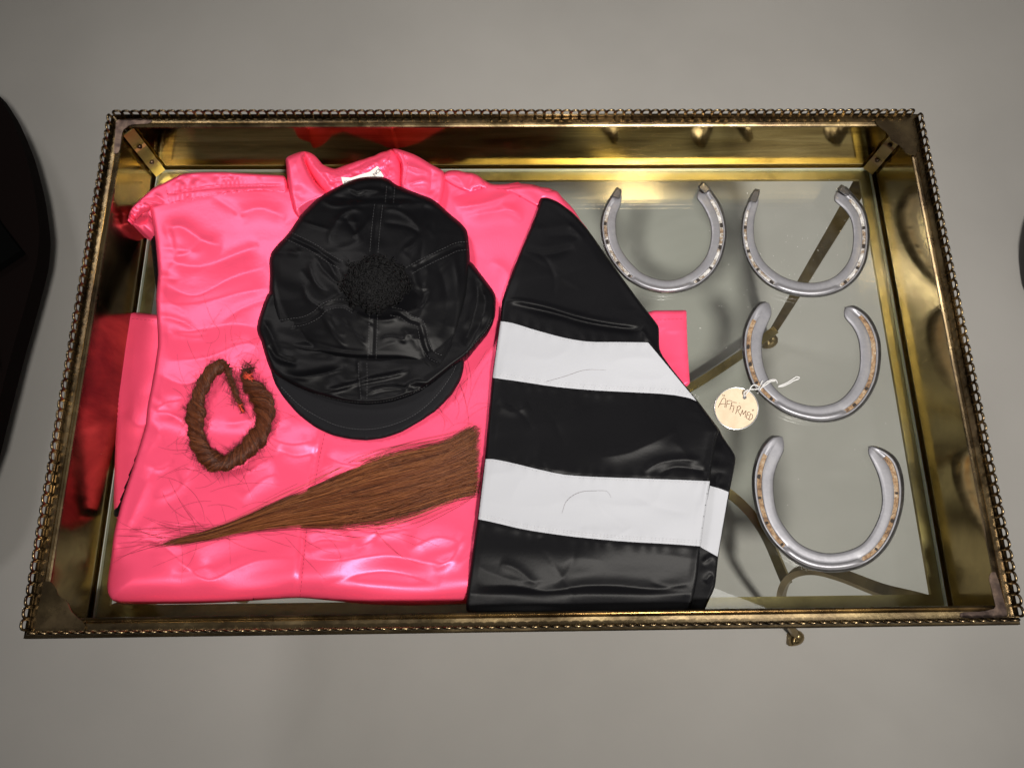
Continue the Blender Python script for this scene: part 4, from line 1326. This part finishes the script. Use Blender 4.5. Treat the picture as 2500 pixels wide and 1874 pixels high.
for k in range(12):
    loose(arc(rng.uniform(480, 640), rng.uniform(780, 880), rng.uniform(50, 110), rng.uniform(-2.2, 0.2), rng.normal(0, 1.5)))
loose(SL([(450,460),(560,428),(650,400),(750,401)]), sleeve_f.z, 0.00010, 0.4)
loose(SL([(537,1090),(560,1030),(620,990),(700,982),(755,985),(773,1015)]), sleeve_f.z, 0.00010, 0.2)
lh = hair_tubes(paths, rads, 'loose_hair', M['hair_red'], None, shd)
props(lh, 'fine loose horsehairs scattered over the pink jacket and white bands', 'hair', None, 'stuff')

# ------------------------------------------------------------------ horseshoes
def radial(poly, c, ths):
    """radius of a contour at each polar angle"""
    P = np.asarray(poly, float)-c
    th = np.unwrap(np.arctan2(P[:, 1], P[:, 0])); r_ = np.hypot(P[:, 0], P[:, 1])
    if th[-1] < th[0]: th, r_ = th[::-1], r_[::-1]
    return th, r_


def horseshoe(outer, inner, calks, label, holes, toe=(0.40, 0.64), dirty=(0.04, 0.41, 0.63, 0.95), name_loc=None, tipless=False):
    outer = smooth_path(outer, 4); inner = smooth_path(inner, 4)
    c = np.array([(outer[:, 0].min()+outer[:, 0].max())/2, (outer[:, 1].min()+outer[:, 1].max())/2-8])
    to, ro_ = radial(outer, c, None); ti, ri_ = radial(inner, c, None)
    # angles measured in y-down pixels: the contours run heel -> toe -> heel
    a0 = max(to[0], ti[0]-0.0); a1 = min(to[-1], ti[-1]+0.0)
    if ti[0] < to[0]-3: ti = ti+2*math.pi
    if ti[0] > to[0]+3: ti = ti-2*math.pi
    a0 = (to[0]+ti[0])/2; a1 = (to[-1]+ti[-1])/2
    N_ = 220
    ths = np.linspace(a0, a1, N_)
    RO = np.interp(ths, to, ro_); RI = np.interp(ths, ti, ri_)
    e_ = np.minimum(np.arange(N_), np.arange(N_)[::-1])/5.0
    rc = np.sqrt(np.clip(1-(1-np.clip(e_, 0, 1))**2, 0.0, 1))
    mid = RO*0.45+RI*0.55
    RO = mid+(RO-mid)*rc; RI = mid+(RI-mid)*rc
    frac = np.linspace(0, 1, N_)          # 0 = right heel side .. 1 = left heel (y-down angle rising)
    # cross-section
    ts = np.array([0.0, 0.03, 0.08, 0.14, 0.19, 0.23, 0.25, 0.44, 0.465, 0.50, 0.60, 0.78, 0.93, 0.975, 1.0, 1.0])
    base_z = np.array([0.0, 0.0030, 0.0056, 0.0070, 0.0074, 0.0070, 0.0056, 0.0056, 0.0070, 0.0073, 0.0074, 0.0074, 0.0071, 0.0062, 0.0045, 0.0])
    toe_z = np.array([0.0, 0.0030, 0.0056, 0.0070, 0.0076, 0.0088, 0.0093, 0.0088, 0.0073, 0.0070, 0.0071, 0.0072, 0.0070, 0.0062, 0.0045, 0.0])
    flat_z = np.array([0.0, 0.0030, 0.0054, 0.0068, 0.0074, 0.0076, 0.0076, 0.0076, 0.0076, 0.0075, 0.0074, 0.0073, 0.0070, 0.0062, 0.0045, 0.0])
    V = []; nt_ = len(ts)
    rows = []
    for i in range(N_):
        f_ = frac[i]
        wt = 1/(1+math.exp(-(f_-toe[0])/0.006))*1/(1+math.exp((f_-toe[1])/0.006))
        we = 1-1/(1+math.exp(-(f_-dirty[0])/0.008))*1/(1+math.exp((f_-dirty[3])/0.008))
        zz = base_z*(1-wt)+toe_z*wt
        zz = zz*(1-we)+flat_z*we
        zz = zz*(0.35+0.65*rc[i])
        r_ = RO[i]+(RI[i]-RO[i])*ts
        u = c[0]+r_*math.cos(ths[i]); v = c[1]+r_*math.sin(ths[i])
        rows.append(at(u, v, GT+0.0002+zz))
    V = np.vstack(rows)
    fs = []
    for i in range(N_-1):
        for k in range(nt_-1):
            fs.append((i*nt_+k, i*nt_+k+1, (i+1)*nt_+k+1, (i+1)*nt_+k))
    fs.append(tuple(range(nt_))); fs.append(tuple((N_-1)*nt_+k for k in range(nt_))[::-1])
    ctr = at(c[0], c[1], GT)
    root = empty('horseshoe', (ctr[0], ctr[1], GT), label, 'horseshoe', 'four racing horseshoes lying on the glass')
    # make faces point upward
    a, b_, cc = V[fs[20*(nt_-1)+10][0]], V[fs[20*(nt_-1)+10][1]], V[fs[20*(nt_-1)+10][2]]
    if np.cross(b_-a, cc-a)[2] < 0: fs = [f[::-1] for f in fs]
    sb = mesh('shoe_body', V, fs, M['alu'], root, True)
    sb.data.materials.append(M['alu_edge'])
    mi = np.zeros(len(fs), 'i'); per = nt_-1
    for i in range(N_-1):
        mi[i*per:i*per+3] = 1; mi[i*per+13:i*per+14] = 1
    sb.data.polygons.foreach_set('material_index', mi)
    # packed crease on either branch
    for lo, hi in ((dirty[0]+0.012, dirty[1]), (dirty[2], dirty[3]-0.012)):
        V = []; fs2 = []
        idx = [i for i in range(N_) if lo <= frac[i] <= hi]
        tt = np.array([0.215, 0.24, 0.29, 0.345, 0.40, 0.445, 0.48])
        for i in idx:
            r_ = RO[i]+(RI[i]-RO[i])*tt
            u = c[0]+r_*math.cos(ths[i]); v = c[1]+r_*math.sin(ths[i])
            z_ = GT+0.0002+np.array([0.0060, 0.0061, 0.0064, 0.0064, 0.0064, 0.0061, 0.0060])+rng.normal(0, 0.00022, len(tt))
            V.append(at(u, v, z_))
        n_ = len(tt); V = np.vstack(V)
        for i in range(len(idx)-1):
            for k in range(n_-1):
                q = (i*n_+k, i*n_+k+1, (i+1)*n_+k+1, (i+1)*n_+k)
                fs2.append(q)
        a, b_, cc = V[fs2[0][0]], V[fs2[0][1]], V[fs2[0][2]]
        if np.cross(b_-a, cc-a)[2] < 0: fs2 = [f[::-1] for f in fs2]
        mesh('crease', V, fs2, M['bright' if calks else 'rust'], root, False)
    for hf in holes:
        i = int((hf+rng.uniform(-0.008, 0.008))*(N_-1))
        th = ths[i]; r_ = RO[i]+(RI[i]-RO[i])*0.33
        u0, v0 = c[0]+r_*math.cos(th), c[1]+r_*math.sin(th)
        er = np.array([math.cos(th), math.sin(th)]); et = np.array([-er[1], er[0]])
        hw = 3.6; hl = 4.4*rng.uniform(0.65, 1.4)
        q = [np.array([u0, v0])+er*hw*a_+et*hl*b2 for a_, b2 in ((-1, -0.8), (-0.2, -1), (1, -0.9), (0.9, 0.8), (0, 1), (-1, 0.7))]
        q = np.array(q)
        top = at(q[:, 0], q[:, 1], np.full(6, GT+0.00720)); low = at(q[:, 0], q[:, 1], np.full(6, GT+0.0058))
        if sum(top[k-1][0]*top[k][1]-top[k][0]*top[k-1][1] for k in range(6)) < 0: top, low = top[::-1], low[::-1]
        mb = MB(); mb.prism(low, top); mb.build('nail_hole', M['hole'], root)
    for q in calks:
        q = chaikin(q, 1, 0.14); ce = q.mean(0)
        lo = at(*(ce+(q-ce)*1.18).T, np.full(len(q), GT+0.0050)); md = at(*(ce+(q-ce)*1.02).T, np.full(len(q), GT+0.0125))
        tp = at(*(ce+(q-ce)*0.80).T, np.full(len(q), GT+0.0140))
        if sum(tp[k-1][0]*tp[k][1]-tp[k][0]*tp[k-1][1] for k in range(len(q))) < 0: lo, md, tp = lo[::-1], md[::-1], tp[::-1]
        n_ = len(q)
        fs3 = [(i, (i+1) % n_, n_+(i+1) % n_, n_+i) for i in range(n_)]+[(n_+i, n_+(i+1) % n_, 2*n_+(i+1) % n_, 2*n_+i) for i in range(n_)]+[tuple(2*n_+i for i in range(n_))]
        mesh('heel_calk', np.vstack([lo, md, tp]), fs3, M['steel'], root, False)
    return root


Z6 = lambda p: np.array(Z(p, 1450, 430, 5.349))
Z3 = lambda p: np.array(Z(p, 1400, 230, 2.4567))
Z4 = lambda p: np.array(Z(p, 1700, 700, 1.8425))
s1o = Z6([(290,150),(205,280),(140,400),(95,530),(80,660),(95,800),(135,950),(200,1080),(290,1210),(400,1330),(500,1400),(620,1465),(760,1510),(900,1535),(1050,1530),(1200,1500),(1350,1440),(1480,1350),(1590,1230),(1670,1080),(1722,900),(1742,740),(1728,600),(1690,450),(1630,320),(1570,230),(1500,120)])[::-1]
s1i = Z6([(345,160),(368,220),(370,280),(340,400),(300,500),(285,620),(295,780),(330,900),(400,1030),(500,1150),(620,1260),(780,1330),(950,1360),(1100,1340),(1250,1270),(1370,1170),(1460,1050),(1512,900),(1530,740),(1512,600),(1465,480),(1400,370),(1335,290),(1298,210),(1320,150)])[::-1]
hl = [0.16, 0.235, 0.31, 0.375, 0.655, 0.73, 0.81, 0.88]
horseshoe(s1o, s1i, [Z6([(300,150),(358,185),(335,300),(225,262)]), Z6([(1425,70),(1520,170),(1455,235),(1362,150)])],
          'silver horseshoe with heel blocks, back left of the group, nearest the black sleeve', hl)
s2o = Z3([(1075,575),(1045,640),(1015,720),(1003,820),(1015,920),(1045,1010),(1090,1078),(1160,1143),(1250,1188),(1350,1213),(1450,1219),(1550,1202),(1640,1160),(1712,1090),(1757,1000),(1777,880),(1772,780),(1747,690),(1702,625),(1670,590),(1640,555)])[::-1]
s2i = Z3([(1113,582),(1110,650),(1087,740),(1082,830),(1092,900),(1130,985),(1190,1050),(1270,1100),(1370,1127),(1470,1127),(1560,1097),(1630,1030),(1667,950),(1677,850),(1665,760),(1630,700),(1580,655),(1543,620),(1540,580)])[::-1]
horseshoe(s2o, s2i, [Z3([(1085,572),(1118,578),(1098,650),(1052,643)]), Z3([(1583,573),(1612,543),(1664,598),(1636,610)])],
          'silver horseshoe with heel blocks in the back right corner above the brass leg', hl)
s3o = Z4([(300,57),(265,83),(235,130),(212,190),(204,260),(215,350),(245,440),(290,492),(340,533),(400,571),(480,599),(560,611),(640,601),(710,570),(770,510),(812,430),(830,340),(829,250),(807,180),(772,125),(722,88),(685,79)])[::-1]
s3i = Z4([(330,62),(343,90),(340,120),(322,165),(300,220),(295,290),(305,360),(335,430),(380,480),(440,515),(520,535),(590,530),(650,505),(700,450),(730,380),(735,300),(725,230),(700,180),(667,140),(658,110),(664,88)])[::-1]
hs3 = [0.30, 0.37, 0.66, 0.735, 0.80, 0.86]
horseshoe(s3o, s3i, [], 'smooth-heeled silver horseshoe in the middle of the right side, tied to the paper tag', hs3)
s4o = Z4([(370,660),(330,673),(290,718),(260,790),(249,870),(257,960),(285,1060),(325,1132),(370,1182),(430,1232),(500,1267),(580,1283),(660,1281),(740,1263),(812,1220),(872,1150),(912,1060),(934,960),(932,860),(906,780),(862,738),(795,708)])[::-1]
s4i = Z4([(390,668),(399,695),(392,740),(365,800),(348,870),(352,960),(370,1030),(410,1095),(460,1150),(530,1185),(600,1197),(680,1185),(750,1150),(800,1080),(830,1000),(833,930),(817,850),(787,780),(767,740),(764,718)])[::-1]
horseshoe(s4o, s4i, [], 'smooth-heeled silver horseshoe at the front right, nearest the front rim', [0.16, 0.24, 0.35, 0.66, 0.74, 0.82, 0.88])

# ------------------------------------------------------------------ paper tag tied to the third horseshoe
TG = lambda p: np.array(Z(p, 1700, 900, 4.424))
tz_ = GT+0.0030
tcx, tcy = 433, 428
tagc = at(*TG([(tcx, tcy)])[0], GT)
tag = empty('paper_tag', (tagc[0], tagc[1], GT), 'round cream paper tag in a metal ring with brown handwriting and white string', 'tag')
ring_px = [(tcx+(236)*math.cos(a), tcy+(225)*math.sin(a)) for a in np.linspace(0, 2*math.pi, 49)[:-1]]
RP = TG(ring_px); top = at(RP[:, 0], RP[:, 1], np.full(48, tz_)); low = top.copy(); low[:, 2] -= 0.0006
mb = MB(); mb.prism(low[::-1] if sum(top[k-1][0]*top[k][1]-top[k][0]*top[k-1][1] for k in range(48)) < 0 else low, top[::-1] if sum(top[k-1][0]*top[k][1]-top[k][0]*top[k-1][1] for k in range(48)) < 0 else top)
mb.build('card', M['card'], tag)
mb = MB(); tube(mb, top, 0.0008, 8, close=True); mb.build('metal_ring', M['tag_rim'], tag, True)
mb = MB(); hp = TG([(522+21*math.cos(a), 308+20*math.sin(a)) for a in np.linspace(0, 2*math.pi, 17)[:-1]])
ht = at(hp[:, 0], hp[:, 1], np.full(16, tz_+0.0003)); hl_ = ht.copy(); hl_[:, 2] -= 0.0004
mb.prism(hl_[::-1], ht[::-1]); mb.build('eyelet', M['steel'], tag)
strokes_ = [[(286,276),(290,296)], [(303,280),(304,298)],
    [(235,420),(256,375),(280,330),(298,316),(318,324)], [(318,322),(318,360),(306,416)], [(250,386),(280,378),(312,378)],
    [(336,342),(330,380),(320,420)], [(330,348),(358,342),(388,350)], [(328,382),(345,378),(364,380)],
    [(382,362),(376,400),(362,442)], [(378,366),(405,362),(436,366)], [(374,402),(392,398),(410,402)],
    [(408,412),(400,440),(393,470)], [(463,370),(466,374)],
    [(446,408),(438,445),(424,486)], [(440,412),(468,402),(480,418),(466,440),(446,450)], [(448,450),(462,475),(478,505)],
    [(474,512),(486,480),(500,444)], [(500,444),(502,470),(506,494)], [(506,494),(522,470),(538,450)], [(538,450),(534,485),(526,522)],
    [(582,470),(558,470),(548,500),(540,532),(570,540)], [(548,500),(562,500),(576,504)],
    [(588,482),(578,515),(566,550)], [(586,484),(606,498),(604,530),(588,548),(566,552)],
    [(604,438),(610,456)], [(618,436),(622,454)]]
mb = MB()
for s_ in strokes_:
    p = smooth_path(TG(s_), 5); tube(mb, at(p[:, 0], p[:, 1], np.full(len(p), tz_+0.0002)), 0.00029, 6)
mb.build('handwriting', M['ink'], tag, True)
mb = MB()
zs = GT+0.0085
for pth in ([(516,300,tz_),(516,260,tz_+.003),(545,232,tz_+.004),(590,222,tz_+.005),(640,222,tz_+.005),(672,215,tz_+.006)],
            [(520,300,tz_),(545,262,tz_+.004),(570,235,tz_+.005),(590,195,tz_+.006),(620,175,tz_+.006),(650,178,tz_+.006),(672,195,tz_+.006)],
            [(668,262,GT+.003),(690,215,GT+.0062),(730,165,zs),(780,130,zs),(830,116,zs),(862,125,zs-.001),(872,155,GT+.003)],
            [(660,265,GT+.003),(680,240,GT+.006),(700,205,zs),(750,172,zs),(800,138,zs),(850,130,zs)],
            [(672,215,tz_+.005),(690,180,GT+.006),(700,150,zs),(715,128,zs)],
            [(885,188,GT+.004),(930,172,GT+.005),(980,150,GT+.006),(1030,118,GT+.006),(1080,85,GT+.005)],
            [(882,194,GT+.004),(940,185,GT+.005),(1010,152,GT+.007),(1050,128,GT+.006),(1105,108,GT+.005)],
            [(1080,85,GT+.005),(1108,92,GT+.005),(1112,104,GT+.005)]):
    P = np.array(pth, float); q = TG(P[:, :2])
    tube(mb, smooth_path(at(q[:, 0], q[:, 1], P[:, 2]), 6), 0.00075, 6)
mb.build('string', M['string'], tag, True)

# ------------------------------------------------------------------ lint and dust specks on the glass
mb = MB()
for k in range(90):
    if rng.random() < 0.6: u, v = rng.normal(1900, 90), rng.normal(640, 90)
    else: u, v = rng.uniform(1640, 2250), rng.uniform(480, 1440)
    if u > 2080+(v-480)*0.18: continue
    p = at(u, v, GT+0.0002); a = rng.uniform(0, 3.1); L = rng.uniform(0.0001, 0.0006)*(3 if rng.random() < 0.06 else 1)
    w = 0.00010
    dx, dy = L*math.cos(a), L*math.sin(a)
    mb.box((p[0]-abs(dx)*0.5-w, p[1]-abs(dy)*0.5-w, GT+0.00008), (p[0]+abs(dx)*0.5+w, p[1]+abs(dy)*0.5+w, GT+0.0003))
ls = mb.build('lint', M['lint'])
props(ls, 'pale specks of lint and dust on the glass among the horseshoes', 'lint', None, 'stuff')
